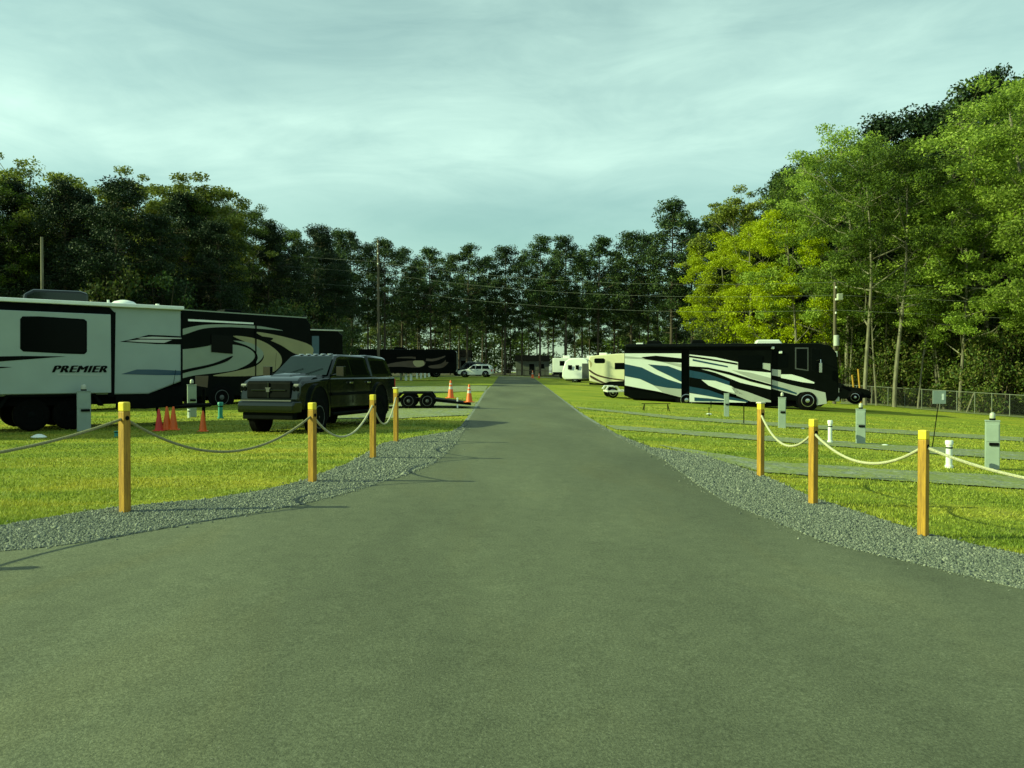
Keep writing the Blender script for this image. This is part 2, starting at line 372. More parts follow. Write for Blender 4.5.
def xe(e, y, side):
    ys, xs = e; y = np.asarray(y, dtype=float); r = np.interp(y, ys, xs)
    sl = (xs[1]-xs[0])/(ys[1]-ys[0])
    near = xs[0] + (y-ys[0])*sl*1.25                    # the apron flares on towards the camera
    r = np.where(y < ys[0], near, r)
    far = xs[-1] + (y-ys[-1])*(xs[-1]-xs[-4])/(ys[-1]-ys[-4])
    r = np.where(y > ys[-1], far, r)
    return np.clip(r, -45, 45)
def strip(name, m, y0, y1, fl, fr, off, nx=14, n=260, edge_noise=0):
    t = np.linspace(0, 1, n); ys = y0*(y1/y0)**t if y0 > 0 else y0+(y1-y0)*t
    a = fl(ys); b = fr(ys)
    if edge_noise:
        rs = np.random.RandomState(hash(name) % 1000 if False else len(name))
        a = a + rs.uniform(-1, 1, n)*edge_noise; b = b + rs.uniform(-1, 1, n)*edge_noise
    s = np.linspace(0, 1, nx)[None, :]
    X = a[:, None]*(1-s)+b[:, None]*s; Y = np.repeat(ys[:, None], nx, 1)
    Z = tz(X, Y) + off
    V = np.stack([X, Y, Z], -1).reshape(-1, 3)
    i = (np.arange(n-1)[:, None]*nx + np.arange(nx-1)[None, :]).ravel()
    return np_mesh(name, V, np.stack([i, i+1, i+nx+1, i+nx], 1), m)
def smooth_all(o): o.data.shade_smooth(); return o

gx = np.unique(np.concatenate([np.arange(-900, -60, 40), np.arange(-60, -24, 2), np.arange(-24, 24, 0.4), np.arange(24, 60, 1.5), np.arange(60, 901, 40)]))
gy = np.unique(np.concatenate([np.arange(-120, -10, 20), np.arange(-10, 34, 0.4), np.arange(34, 160, 2), np.arange(160, 1600, 60)]))
GX, GY = np.meshgrid(gx, gy); GZ = tz(GX, GY)
i = (np.arange(len(gy)-1)[:, None]*len(gx) + np.arange(len(gx)-1)[None, :]).ravel()
gr = np_mesh('ground', np.stack([GX, GY, GZ], -1).reshape(-1, 3), np.stack([i, i+1, i+len(gx)+1, i+len(gx)], 1), M['lawn'])
tag(smooth_all(gr), 'sunlit mown lawn spreading across the whole campground', kind='structure')

Y_END = 112.0
rd = strip('road', M['asphalt'], 3.0, Y_END, lambda y: xe(LA, y, -1), lambda y: xe(RA, y, 1), 0.034, 40, 420)
tag(rd, 'grey asphalt lane running straight to the distant pines', kind='structure')
nb = strip('road_apron', M['asphalt'], -14.0, 3.02, lambda y: np.full_like(y, -45.0), lambda y: np.full_like(y, 45.0), 0.0335, 200, 60)
tag(nb, 'wide asphalt apron where the lane opens in the foreground', kind='structure')
cross = strip('crossing_road', M['asphalt'], Y_END-0.5, Y_END+7, lambda y: np.full_like(y, -40.0), lambda y: np.full_like(y, 7.0), 0.030, 60, 14)
tag(cross, 'pale cross lane at the far end of the road', kind='structure')
lv = strip('gravel_verge', M['gravel'], 3.0, 62, lambda y: xe(LG, y, -1), lambda y: xe(LA, y, -1)+0.12, 0.020, 12, 420, 0.03)
tag(lv, 'grey crushed stone verge along the left side of the road', kind='structure')
rv = strip('gravel_verge', M['gravel'], 3.0, Y_END, lambda y: xe(RA, y, 1)-0.12, lambda y: xe(RG, y, 1), 0.020, 12, 420, 0.03)
tag(rv, 'grey crushed stone verge along the right side of the road', kind='structure')
for v_ in (rd, nb, cross, lv, rv): smooth_all(v_)

def poly_band(name, top, bot, m, off, label, n=160, nx=6, ext=True):
    """a gravel parking pad between two edges read from left to right"""
    T = [P(a, b) for a, b in top]; B = [P(a, b) for a, b in bot]
    def res(L):
        xs = [p.x for p in L]; ys = [p.y for p in L]; q = np.linspace(xs[0], xs[-1], n)
        return q, np.interp(q, xs, ys)
    tx, ty = res(T); bx, by = res(B); rs = np.random.RandomState(len(label))
    ty = ty + rs.uniform(-.09, .09, n); by = by + rs.uniform(-.08, .08, n)
    s = np.linspace(0, 1, nx)[None, :]
    X = bx[:, None]*(1-s)+tx[:, None]*s; Y = by[:, None]*(1-s)+ty[:, None]*s
    Z = tz(X, Y)+off; V = np.stack([X, Y, Z], -1).reshape(-1, 3)
    k = (np.arange(n-1)[:, None]*nx + np.arange(nx-1)[None, :]).ravel()
    o = np_mesh(name, V, np.stack([k, k+nx, k+nx+1, k+1], 1), m)
    tag(smooth_all(o), label, kind='structure')
    PADS.append((bx, by, tx, ty)); return o
PADS = []
poly_band('gravel_pad', [(655,445),(765,462),(900,471),(1024,478),(1300,495)], [(700,457),(765,473.5),(900,482),(1024,490),(1300,512)], M['pad'], 0.022, 'weedy gravel pad behind the right rope posts')
poly_band('gravel_pad', [(606,425.5),(700,432),(800,439),(900,446),(1024,453),(1300,468)], [(616,430),(700,436.5),(800,444),(900,452),(1024,461),(1300,478)], M['pad'], 0.022, 'weedy gravel pad beside the white pipes and pedestals')
poly_band('gravel_pad', [(575,407),(680,417),(760,422),(860,428),(1024,438)], [(580,409),(680,420),(760,425.5),(860,432),(1024,442)], M['pad'], 0.022, 'faint gravel strip across the lawn in front of the motorhome')
poly_band('gravel_pad', [(845,399.5),(900,400.5),(960,407),(1024,412)], [(840,404),(880,405.5),(940,411.5),(1024,418)], M['pad'], 0.022, 'gravel track along the foot of the chain link fence')
poly_band('gravel_pad', [(330,402),(400,402.5),(477,402)], [(320,419),(400,419),(470,415.5)], M['pad'], 0.022, 'gravel pad under the tandem axle trailer')
poly_band('gravel_pad', [(380,386),(440,386.5),(488,386)], [(375,393),(430,393),(485,391.5)], M['pad'], 0.022, 'gravel strip beside the lane left of the road end')
poly_band('forest_floor', [(850,393),(960,393),(1100,394),(1300,395)], [(840,399),(900,400),(1024,411),(1300,432)], M['floor'], 0.03, 'leaf litter under the trees behind the chain link fence')
def flat_area(name, x0, x1, y0, y1, m, off, label, n=40):
    X, Y = np.meshgrid(np.linspace(x0, x1, n), np.linspace(y0, y1, n)); Z = tz(X, Y)+off
    k = (np.arange(n-1)[:, None]*n + np.arange(n-1)[None, :]).ravel()
    o = np_mesh(name, np.stack([X, Y, Z], -1).reshape(-1, 3), np.stack([k, k+1, k+n+1, k+n], 1), m)
    tag(smooth_all(o), label, kind='structure')
flat_area('forest_floor', 26, 160, 76, 320, M['floor'], 0.02, 'leaf litter below the right hand woods')
flat_area('forest_floor', -200, -34, 44, 320, M['floor'], 0.02, 'leaf litter below the left hand woods')
flat_area('forest_floor', -34, 26, 126, 320, M['floor'], 0.02, 'pine litter below the pines past the road end')

# loose stones on the verges
rs = np.random.RandomState(4)
def stones():
    n = 150000; pos = []
    d = 1/ (1/4.6 + (1/24.-1/4.6)*rs.rand(n*3)**0.9)
    side = rs.rand(n*3) < 0.5
    a = np.where(side, xe(LG, d, -1), xe(RA, d, 1)-0.06); b = np.where(side, xe(LA, d, -1)+0.06, xe(RG, d, 1))
    a = np.clip(a, -13, 13); b = np.clip(b, -13, 13)
    w = np.abs(b-a); t = rs.rand(n*3)
    ok = rs.rand(n*3) < np.clip(w/3.0, 0, 1)
    # strays beyond the bed's edges
    t = np.where(rs.rand(n*3) < 0.10, t+rs.normal(0, 1, n*3)*0.10/np.maximum(w, 0.2), t)
    x = a+(b-a)*t; y = d
    vis = np.abs(x/y) < 1.1; ok &= vis
    x = x[ok][:n]; y = y[ok][:n]; n = len(x)
    z = tz(x, y)+0.022+np.where((x > xe(LA, y, -1)) & (x < xe(RA, y, 1)), 0.014, 0)
    s = rs.lognormal(math.log(0.0088), 0.38, n)*np.where(y > 11, 1.35, 1.0)
    oc = np.array([(1,0,0),(0,1,0),(-1,0,0),(0,-1,0),(0.1,0.1,0.8),(0,0,-0.6)], dtype=float)
    V = oc[None]*s[:, None, None]*rs.uniform(0.55, 1.35, (n, 6, 1))
    an = rs.rand(n)*6.283; c, q = np.cos(an), np.sin(an)
    X = V[..., 0]*c[:, None]-V[..., 1]*q[:, None]; Y = V[..., 0]*q[:, None]+V[..., 1]*c[:, None]
    tl = rs.uniform(-.5, .5, n)[:, None]; Z = V[..., 2]+X*tl
    V = np.stack([X+x[:, None], Y+y[:, None], Z+z[:, None]], -1).reshape(-1, 3)
    fb = np.array([(0,1,4),(1,2,4),(2,3,4),(3,0,4),(1,0,5),(2,1,5),(3,2,5),(0,3,5)])
    Fc = (fb[None]+(np.arange(n)*6)[:, None, None]).reshape(-1, 3)
    return np_mesh('gravel', V, Fc, M['stone'])
tag(stones(), 'loose crushed grey stones covering both road verges', kind='stuff')

def in_pads(x, y):
    r = np.zeros(x.shape)
    for bx, by, tx, ty in PADS:
        lo = np.interp(x, bx, by, left=1e9, right=1e9); hi = np.interp(x, tx, ty, left=-1e9, right=-1e9)
        q = (y-lo)/np.maximum(hi-lo, 1e-3); r = np.maximum(r, np.where((q > 0) & (q < 1), np.sin(np.pi*np.clip(q, 0, 1))**0.6, 0))
    return r
def blades():
    n = 480000
    y = 1/(1/4.8+(1/40.-1/4.8)*rs.rand(n)**0.75); x = rs.uniform(-1.05, 1.05, n)*y
    l = xe(LG, y, -1); r = xe(RG, y, 1)
    ok = (x < l-0.02+rs.normal(0, .03, n)) | (x > r+0.02+rs.normal(0, .03, n)); ok &= rs.rand(n) > 0.80*in_pads(x, y)
    clump = np.sin(x*2.1+np.sin(y*1.7)*2)+np.sin(y*2.9+x*0.8)
    ok &= rs.rand(n) < 0.75+0.2*clump
    x = x[ok]; y = y[ok]; n = len(x); z = tz(x, y)
    h = rs.uniform(0.018, 0.042, n)*(1+0.25*np.sin(x*1.3)*np.sin(y*1.1)); near = np.minimum(np.abs(x-xe(LG, y, -1)), np.abs(x-xe(RG, y, 1))) < 0.15
    h = np.where(near, h*1.5, h)
    w = np.clip(y*0.0009, 0.004, 0.03)*rs.uniform(0.7, 1.3, n); an = rs.rand(n)*6.283
    lx, ly = rs.normal(0, 0.018, (2, n))
    dx, dy = np.cos(an)*w, np.sin(an)*w
    V = np.stack([np.stack([x-dx, y-dy, z-0.005], -1), np.stack([x+dx, y+dy, z-0.005], -1), np.stack([x+lx, y+ly, z+h], -1)], 1).reshape(-1, 3)
    return np_mesh('grass', V, np.arange(n*3).reshape(-1, 3), M['blade'])
tag(blades(), 'short mown grass blades covering the sunlit lawns', kind='stuff')

# ------------------------------------------------------------------ trees
def quads(c, n_rs, size, flat=0.0, aspect=0.55):
    """leaf quads at the centres c (n,3)"""
    n = len(c); a = n_rs.normal(0, 1, (n, 3)); a /= np.linalg.norm(a, axis=1)[:, None]
    b = n_rs.normal(0, 1, (n, 3)); b -= a*(a*b).sum(1)[:, None]; b /= np.linalg.norm(b, axis=1)[:, None]
    s = size*n_rs.uniform(0.6, 1.4, n)[:, None]
    V = np.stack([c+a*s, c+b*s*aspect, c-a*s, c-b*s*aspect], 1).reshape(-1, 3)
    return V, np.arange(n*4).reshape(-1, 4)
def blob(n_rs, c, r, n):
    d = n_rs.normal(0, 1, (n, 3)); d /= np.linalg.norm(d, axis=1)[:, None]
    return np.asarray(c)[None]+d*(n_rs.rand(n)**0.5)[:, None]*np.asarray(r)[None]
def leaves_mesh(name, pts, n_rs, size, m, aspect=0.55):
    V, Fc = quads(pts, n_rs, size, aspect=aspect); o = np_mesh(name, V, Fc, m); return o
TREES = {}
def tree_template(kind, idx, m_leaf, m_bark, build):
    """a hidden-free template: the first placed tree of the kind uses it"""
    TREES.setdefault(kind, []).append(dict(build=build, leaf=m_leaf, bark=m_bark, meshes=None, idx=idx))
def make_pine(seed, H=20, z0=0.40, w=3.1, nb=74, nl=140, leafs=0.115, dense=0.9):
    r = np.random.RandomState(seed); mb = MB()
    bend = r.uniform(-.4, .4, 2)
    tp = lambda t: Vector((bend[0]*t*t, bend[1]*t*t, H*t))
    mb.tube([tp(t)-Vector((0, 0, 0.3 if t == 0 else 0)) for t in np.linspace(0, 0.97, 9)], [0.19*(1-0.78*t) for t in np.linspace(0, 1, 9)], 8)
    pts = []
    for k in range(nb):
        t = z0+(1-z0)*(k+r.rand())/nb
        u = (t-z0)/(1-z0)
        reach = w*(0.45+1.0*math.sin(math.pi*min(1, u*0.85+0.12)))*r.uniform(0.35, 1.0)*(1-0.30*u**4)
        an = r.rand()*6.283; rise = r.uniform(-0.1, 0.35)*reach
        a = tp(t); e = a+Vector((math.cos(an)*reach, math.sin(an)*reach, rise))
        if e.z > H*0.99: e.z = H*0.99
        mb.tube([a, (a+e)/2+Vector((0, 0, -0.1)), e], [0.05, 0.035, 0.015], 4)
        q = r.uniform(0.6, 1.15)*dense
        pts.append(blob(r, e, (1.0*q, 1.0*q, 0.75*q), int(nl*q)))
        pts.append(blob(r, (a+e)/2+Vector((0, 0, 0.15)), (0.9*q, 0.9*q, 0.7*q), int(nl*0.5)))
    pts.append(blob(r, tp(0.975), (0.8, 0.8, 0.7), nl))
    for k in range(5):           # dead stubs below the crown
        t = r.uniform(0.25, z0); an = r.rand()*6.283; a = tp(t)
        mb.tube([a, a+Vector((math.cos(an)*0.9, math.sin(an)*0.9, 0.1))], [0.03, 0.01], 4)
    return mb, np.concatenate(pts), leafs
def make_decid(seed, H=18, z0=0.22, w=4.2, nb=70, nl=150, leafs=0.13, fork=True, sparse=1.0):
    r = np.random.RandomState(seed); mb = MB(); pts = []
    lean = r.uniform(-.8, .8, 2)
    tp = lambda t: Vector((lean[0]*t*t+0.2*math.sin(t*7+seed), lean[1]*t*t+0.2*math.cos(t*6), H*t))
    mb.tube([tp(t)-Vector((0, 0, 0.3 if t == 0 else 0)) for t in np.linspace(0, 0.93, 11)], [0.115*(1-0.8*t)+0.02 for t in np.linspace(0, 1, 11)], 8)
    limbs = []
    for k in range(16):
        t = z0+(0.9-z0)*(k+r.rand())/16; an = k*2.4+r.rand(); a = tp(t)
        u = (t-z0)/(1-z0); L = w*(0.6+0.6*math.sin(math.pi*(u*0.9+0.1)))*r.uniform(0.7, 1.05)*(1-0.4*u)
        e = a+Vector((math.cos(an)*L, math.sin(an)*L, L*r.uniform(0.35, 0.9)))
        e.z = min(e.z, H*0.97)
        m_ = (a+e)/2+Vector((0, 0, -0.12*L)); mb.tube([a, m_, e], [0.06*(1-0.5*u), 0.04*(1-0.5*u), 0.012], 5)
        limbs.append((a, m_, e))
    for k in range(nb):
        a, m_, e = limbs[r.randint(len(limbs))]; q = r.uniform(0.35, 1.05)
        c = (m_*(1-q)+e*q)+Vector(r.normal(0, 0.7, 3))
        s = r.uniform(0.42, 0.95)
        mb.tube([m_*(1-q*0.7)+e*q*0.7, c], [0.025, 0.008], 3)
        pts.append(blob(r, c, (s, s, s*0.6), int(nl*s*s*1.5*sparse)))
    pts.append(blob(r, tp(0.95), (1.0, 1.0, 1.2), nl))
    return mb, np.concatenate(pts), leafs
def make_shrub(seed, H=4.5, w=2.4, nb=44, nl=170, leafs=0.08):
    r = np.random.RandomState(seed); mb = MB(); pts = []
    for k in range(7):
        an = r.rand()*6.283; q = r.uniform(0.2, 0.75)
        e = Vector((math.cos(an)*w*q, math.sin(an)*w*q, H*r.uniform(0.6, 0.95)))
        mb.tube([(e.x*0.1, e.y*0.1, -0.15), (e.x*0.5, e.y*0.5, e.z*0.5), e], [0.05, 0.035, 0.01], 4)
    for k in range(nb):
        an = r.rand()*6.283; q = math.sqrt(r.rand()); z = H*r.uniform(0.08, 0.95); wz = w*(1-0.5*(z/H)**2)
        s = r.uniform(0.4, 0.85); pts.append(blob(r, (math.cos(an)*wz*q, math.sin(an)*wz*q, z), (s, s, s*0.8), int(nl*s)))
    return mb, np.concatenate(pts), leafs
KINDS = {
 'pine': ('pine_tree', M['pine'], M['bark'], [lambda s=s: make_pine(s) for s in (1, 2, 3, 4)]),
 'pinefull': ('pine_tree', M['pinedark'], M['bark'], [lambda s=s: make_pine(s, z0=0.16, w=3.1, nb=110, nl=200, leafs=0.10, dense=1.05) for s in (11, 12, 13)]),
 'olive': ('broadleaf_tree', M['olive'], M['barkpale'], [lambda s=s: make_decid(s, z0=0.3, nb=110, nl=280, leafs=0.10) for s in (21, 24)]),
 'green': ('broadleaf_tree', M['green'], M['barkpale'], [lambda s=s: make_decid(s, nb=135, nl=300, leafs=0.075, w=4.4) for s in (31, 32, 33)]),
 'mid': ('broadleaf_tree', M['midgreen'], M['barkpale'], [lambda s=s: make_decid(s, nb=125, z0=0.3, nl=290, leafs=0.075) for s in (41, 42, 43)]),
 'yellow': ('broadleaf_tree', M['yellow'], M['barkpale'], [lambda s=s: make_decid(s, nb=150, z0=0.12, nl=290, leafs=0.08, w=4.2) for s in (51, 52)]),
 'dbush': ('shrub', M['pine'], M['bark'], [lambda s=s: make_shrub(s, nl=130) for s in (91, 92)]),
 'shrub': ('shrub', M['under'], M['bark'], [lambda s=s: make_shrub(s) for s in (61, 62, 63)]),
 'bush': ('shrub', M['midgreen'], M['bark'], [lambda s=s: make_shrub(s, nl=130) for s in (71, 72)]),
 'ybush': ('shrub', M['yellow'], M['bark'], [lambda s=s: make_shrub(s, nl=130) for s in (81,)]),
}
CACHE = {}; rt = random.Random(7)
def tree(kind, px, depth, top, label, group, wscale=1.0, var=None, cat=None):
    name, ml, mbk, bl = KINDS[kind]; v = rt.randrange(len(bl)) if var is None else var
    p = at_depth(px, depth)
    H0 = 4.5 if name == 'shrub' else (20 if name == 'pine_tree' else 18)
    h = (z_at(top, depth)-p.z) if top is not None else H0
    if (kind, v) not in CACHE:
        mb, pts, ls = bl[v](); mt = mb.build('trunk', mbk, smooth=True); r = np.random.RandomState(v+5)
        lf = leaves_mesh('crown', pts, r, ls, ml); CACHE[(kind, v)] = (mt.data, lf.data)
        bpy.data.objects.remove(mt); bpy.data.objects.remove(lf)
    a, b = CACHE[(kind, v)]
    o = empty(name, (p.x, p.y, p.z-0.03), rt.random()*6.283, label=label, cat=cat or ('shrub' if name == 'shrub' else 'tree'), group=group)
    s = h/H0; o.scale = (s*wscale, s*wscale, s)
    link(bpy.data.objects.new('stem' if name == 'shrub' else 'trunk', a), o); link(bpy.data.objects.new('foliage' if name == 'shrub' else 'crown', b), o)
    return o
ORD = ['first','second','third','fourth','fifth','sixth','seventh','eighth','ninth','tenth','eleventh','twelfth','thirteenth','fourteenth','fifteenth','sixteenth','seventeenth','eighteenth','nineteenth','twentieth','twenty-first','twenty-second','twenty-third','twenty-fourth','twenty-fifth']
# --- the pines past the end of the road, front row left to right
centre = [(338,118,232,.9),(352,124,233,.8),(368,120,246,.8),(385,118,241,.95),(402,128,250,.9),(418,130,262,.8),(431,126,249,1.0),(450,132,256,.8),(467,125,246,1.0),(486,133,258,.8),(505,128,248,1.0),
          (522,134,256,.8),(540,127,238,.9),(553,136,250,.8),(566,128,237,.95),(582,134,256,.8),(598,127,239,1.0),(614,133,252,.8),(631,126,234,1.0),(648,131,236,.8),(671,122,203,1.0),(692,124,222,1.0),(712,126,222,.95),(728,124,214,.9)]
for k, (px, d, top, w) in enumerate(centre):
    tree('pine', px, d, top, ORD[k]+' tall pine from the left in the front row beyond the road end', 'tall pines beyond the end of the road', w*1.1)
for k, px in enumerate(range(330, 740, 13)):
    tree('pine', px+rt.uniform(-5, 5), rt.uniform(140, 175), rt.uniform(272, 300), 'pine in the shaded rows behind the tall front pines beyond the road end', 'pines deep behind the road end', 0.9)
for k, px in enumerate([333,352,372,393,409,428,446,462,480,494,508,523,575,592,611,640,655,676,697,716]):
    d = rt.uniform(165, 195)
    tree('bush' if k % 3 else 'olive', px, d, rt.uniform(318, 338) if k % 3 else rt.uniform(300, 318), 'low leafy growth glimpsed between the pine trunks beyond the road end', 'low growth between the pine trunks', 1.7)
# --- left hand woods
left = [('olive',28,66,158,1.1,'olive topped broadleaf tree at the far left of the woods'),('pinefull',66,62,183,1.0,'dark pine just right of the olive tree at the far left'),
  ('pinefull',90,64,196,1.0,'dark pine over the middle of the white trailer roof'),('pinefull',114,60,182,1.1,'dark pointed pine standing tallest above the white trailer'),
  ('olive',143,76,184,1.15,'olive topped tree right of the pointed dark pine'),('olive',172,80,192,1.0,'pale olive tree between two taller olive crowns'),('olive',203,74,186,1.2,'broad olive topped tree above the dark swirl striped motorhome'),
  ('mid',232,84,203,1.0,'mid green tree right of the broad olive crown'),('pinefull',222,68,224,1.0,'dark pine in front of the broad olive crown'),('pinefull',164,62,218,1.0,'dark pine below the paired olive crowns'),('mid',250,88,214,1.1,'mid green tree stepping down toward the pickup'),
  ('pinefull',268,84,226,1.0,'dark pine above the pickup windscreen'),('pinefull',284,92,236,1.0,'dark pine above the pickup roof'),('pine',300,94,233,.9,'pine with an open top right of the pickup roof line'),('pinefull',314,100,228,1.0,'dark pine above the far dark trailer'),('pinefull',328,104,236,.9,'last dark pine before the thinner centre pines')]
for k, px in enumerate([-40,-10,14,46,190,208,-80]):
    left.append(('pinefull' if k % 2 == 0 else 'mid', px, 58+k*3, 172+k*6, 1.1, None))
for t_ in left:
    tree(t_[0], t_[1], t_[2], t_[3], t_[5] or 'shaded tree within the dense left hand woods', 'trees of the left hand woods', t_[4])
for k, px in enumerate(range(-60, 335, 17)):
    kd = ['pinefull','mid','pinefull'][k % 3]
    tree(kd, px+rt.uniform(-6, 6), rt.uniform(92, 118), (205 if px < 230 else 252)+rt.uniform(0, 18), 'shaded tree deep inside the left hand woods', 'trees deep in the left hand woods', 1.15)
for k, px in enumerate(range(-30, 345, 12)):
    tree('dbush' if k % 3 else 'shrub', px+rt.uniform(-5, 5), rt.uniform(58, 66) if px < 200 else rt.uniform(70, 84), rt.uniform(268, 318) if px < 240 else rt.uniform(300, 325), 'dark shrub at the foot of the left hand woods', 'dark undergrowth of the left hand woods', 0.8)
# --- right hand woods
right = [('yellow',722,86,232,1.15,'bright yellow-green tree nearest the centre pines'),('yellow',746,80,222,1.1,'second yellow-green tree right of the centre pines'),('olive',738,90,200,1.0,'wispy olive top rising behind the yellow-green trees'),('mid',768,88,188,1.0,'mid green tree behind the bright yellow-green ones'),
  ('pine',782,92,170,1.0,'pine rising behind the yellow-green trees'),('pine',800,90,160,1.0,'dark pine left of the tall light green tree'),('yellow',796,70,212,1.15,'yellow-green tree above the motorhome front'),('green',822,72,150,1.1,'tall light green tree with feathery top above the utility pole'),
  ('green',850,68,128,1.0,'tallest light green tree left of the dark pine tops'),('mid',868,61,146,1.05,'mid green tree on a pale straight trunk behind the parked black car'),('mid',898,60,150,1.1,'mid green tree on a pale trunk right of the black car'),
  ('pinefull',880,78,122,1.1,'dark pine with rounded top above the pale trunks'),('pinefull',910,76,114,1.1,'broad dark pine crown at the centre of the right hand woods'),('pinefull',935,78,116,1.0,'dark pine just right of the broad dark crown'),('pine',962,74,92,1.0,'open topped pine behind the big light green tree'),
  ('pinefull',985,74,76,.8,'highest dark pine peeking over the light green tree'),('pine',1015,74,78,1.0,'dark pine top at the right edge of the view'),('green',985,60,106,1.25,'big light green tree at the right edge over the sign'),('green',1018,60,80,1.3,'big light green tree furthest right behind the fence'),
  ('green',962,58,180,1.0,'smaller light green tree left of the big right hand one'),('mid',935,62,200,1.0,'mid green tree behind the small leaning sign'),('green',1070,52,110,1.2,None),('mid',1100,60,100,1.2,None)]
for t_ in right:
    tree(t_[0], t_[1], t_[2], t_[3], t_[5] or 'light green tree beyond the right edge of the fence', 'trees of the right hand woods', t_[4])
for k, px in enumerate(range(720, 1110, 15)):
    top = np.interp(px, [720, 800, 870, 1000, 1100], [255, 205, 165, 140, 130])+rt.uniform(0, 22)
    tree(['pinefull','pinefull','mid','pinefull'][k % 4], px+rt.uniform(-6, 6), rt.uniform(84, 108), top, 'tree deep inside the right hand woods behind the fence', 'trees deep in the right hand woods', 1.15)
for k, px in enumerate(range(715, 1100, 8)):
    d = np.interp(px, [842, 905, 1010, 1090], [67, 63, 54, 49])+rt.uniform(1.5, 9) if px > 850 else rt.uniform(74, 86)
    tree(['shrub','bush','shrub','ybush' if px < 850 else 'shrub'][k % 4], px+rt.uniform(-4, 4), d, rt.uniform(300, 350), 'leafy shrub in the undergrowth of the right hand woods', 'undergrowth of the right hand woods', 0.9)
for k, (px, top, lean) in enumerate([(918,285,1.0),(945,300,-1.4),(960,290,.6),(978,270,-.5),(1005,260,.4),(931,250,-.3),(885,262,.2),(850,270,.3),(912,240,-.6),(990,300,.9),(1018,280,-.6),(876,300,-.4)]):
    d = 60+(k*37 % 9); p = at_depth(px, d); H = z_at(top, d)-p.z
    o = empty('young_tree', (p.x, p.y, p.z-.05), 0, label=ORD[k]+' slim bare trunk of those standing in the woods behind the fence', cat='tree', group='slim bare trunks behind the fence')
    mb = MB(); mb.tube([(lean*t, 0.1*math.sin(5*t+k), H*t) for t in np.linspace(0, 1, 8)], [0.075*(1-0.6*t) for t in np.linspace(0, 1, 8)], 6)
    r = np.random.RandomState(k+90); tw = []
    for q in range(7):
        t = 0.35+0.09*q; a = Vector((lean*t, 0, H*t)); e = a+Vector((r.uniform(-1, 1), r.uniform(-.6, .6), 0.7)); mb.tube([a, e], [0.03, 0.008], 3); tw.append(blob(r, e, (.45, .45, .35), 40))
    mb.build('trunk', M['barkpale'], o, smooth=True); leaves_mesh('crown', np.concatenate(tw), r, 0.1, M['midgreen']).parent = o

for k, px in enumerate(list(range(-620, -90, 34))+list(range(1120, 1640, 34))):
    tree(['pinefull', 'mid', 'green'][k % 3] if px > 0 else ['pinefull', 'mid'][k % 2], px+rt.uniform(-8, 8), rt.uniform(56, 74), rt.uniform(130, 175), 'tree of the woods carrying on past the edge of the view', 'woods past the edges of the view', 1.2)
    tree('shrub', px+rt.uniform(-12, 12), rt.uniform(56, 62), rt.uniform(290, 330), 'shrub at the foot of the woods past the edge of the view', 'shrubs past the edges of the view', 1.0)
# unseen trees added behind the viewpoint to darken reflections in the vehicles
for k in range(16):
    x = -75+k*10+rt.uniform(-3, 3); y = -48-rt.uniform(0, 14); kd = ['pinefull','mid','green'][k % 3]
    o = tree(kd, 512, 60, 120, 'unseen tree added behind the camera to darken reflections', 'trees added behind the viewpoint', 1.2)
    o.location = (x, y, tzf(x, y)-.05)
# ------------------------------------------------------------------ vehicle helpers
class Side:
    """the camera-facing side of a vehicle as a drawing plane: origin at its left ground corner"""
    def __init__(s, px, depth, rz, base_py=None):
        x = (px-CX)/F*depth; s.loc = Vector((x, depth, tzf(x, depth))); s.rz = rz
        if base_py is not None: s.loc.z = z_at(base_py, depth)
        s.inv = (Matrix.Translation(s.loc) @ Matrix.Rotation(rz, 4, 'Z')).inverted()
        s.o = s.inv @ Vector((0, 0, CAM_H))
    def uv(s, px, py, y=0.0):
        d = s.inv.to_3x3() @ ray(px, py); t = (y-s.o.y)/d.y; p = s.o+d*t; return (p.x, p.z)
    def poly(s, name, pix, m, parent, layer=1, y=0.0, z=None):
        """z: (ox, oy, k) means the outline is in zoomed pixels"""
        if z: pix = [(z[0]+a/z[2], z[1]+b/z[2]) for a, b in pix]
        pts = [s.uv(a, b, y) for a, b in pix]
        yy = y-0.006*layer
        o = MB().prism(pts, yy, yy+0.005).build(name, m, parent); return o
def curve_poly(pts, n=6):
    """Catmull-Rom through a closed outline"""
    P_ = [np.array(p, float) for p in pts]; k = len(P_); o = []
    for i in range(k):
        a, b, c, d = P_[i-1], P_[i], P_[(i+1) % k], P_[(i+2) % k]
        for t in np.linspace(0, 1, n, endpoint=False):
            o.append(tuple(0.5*((2*b)+(-a+c)*t+(2*a-5*b+4*c-d)*t*t+(-a+3*b-3*c+d)*t**3)))
    return o
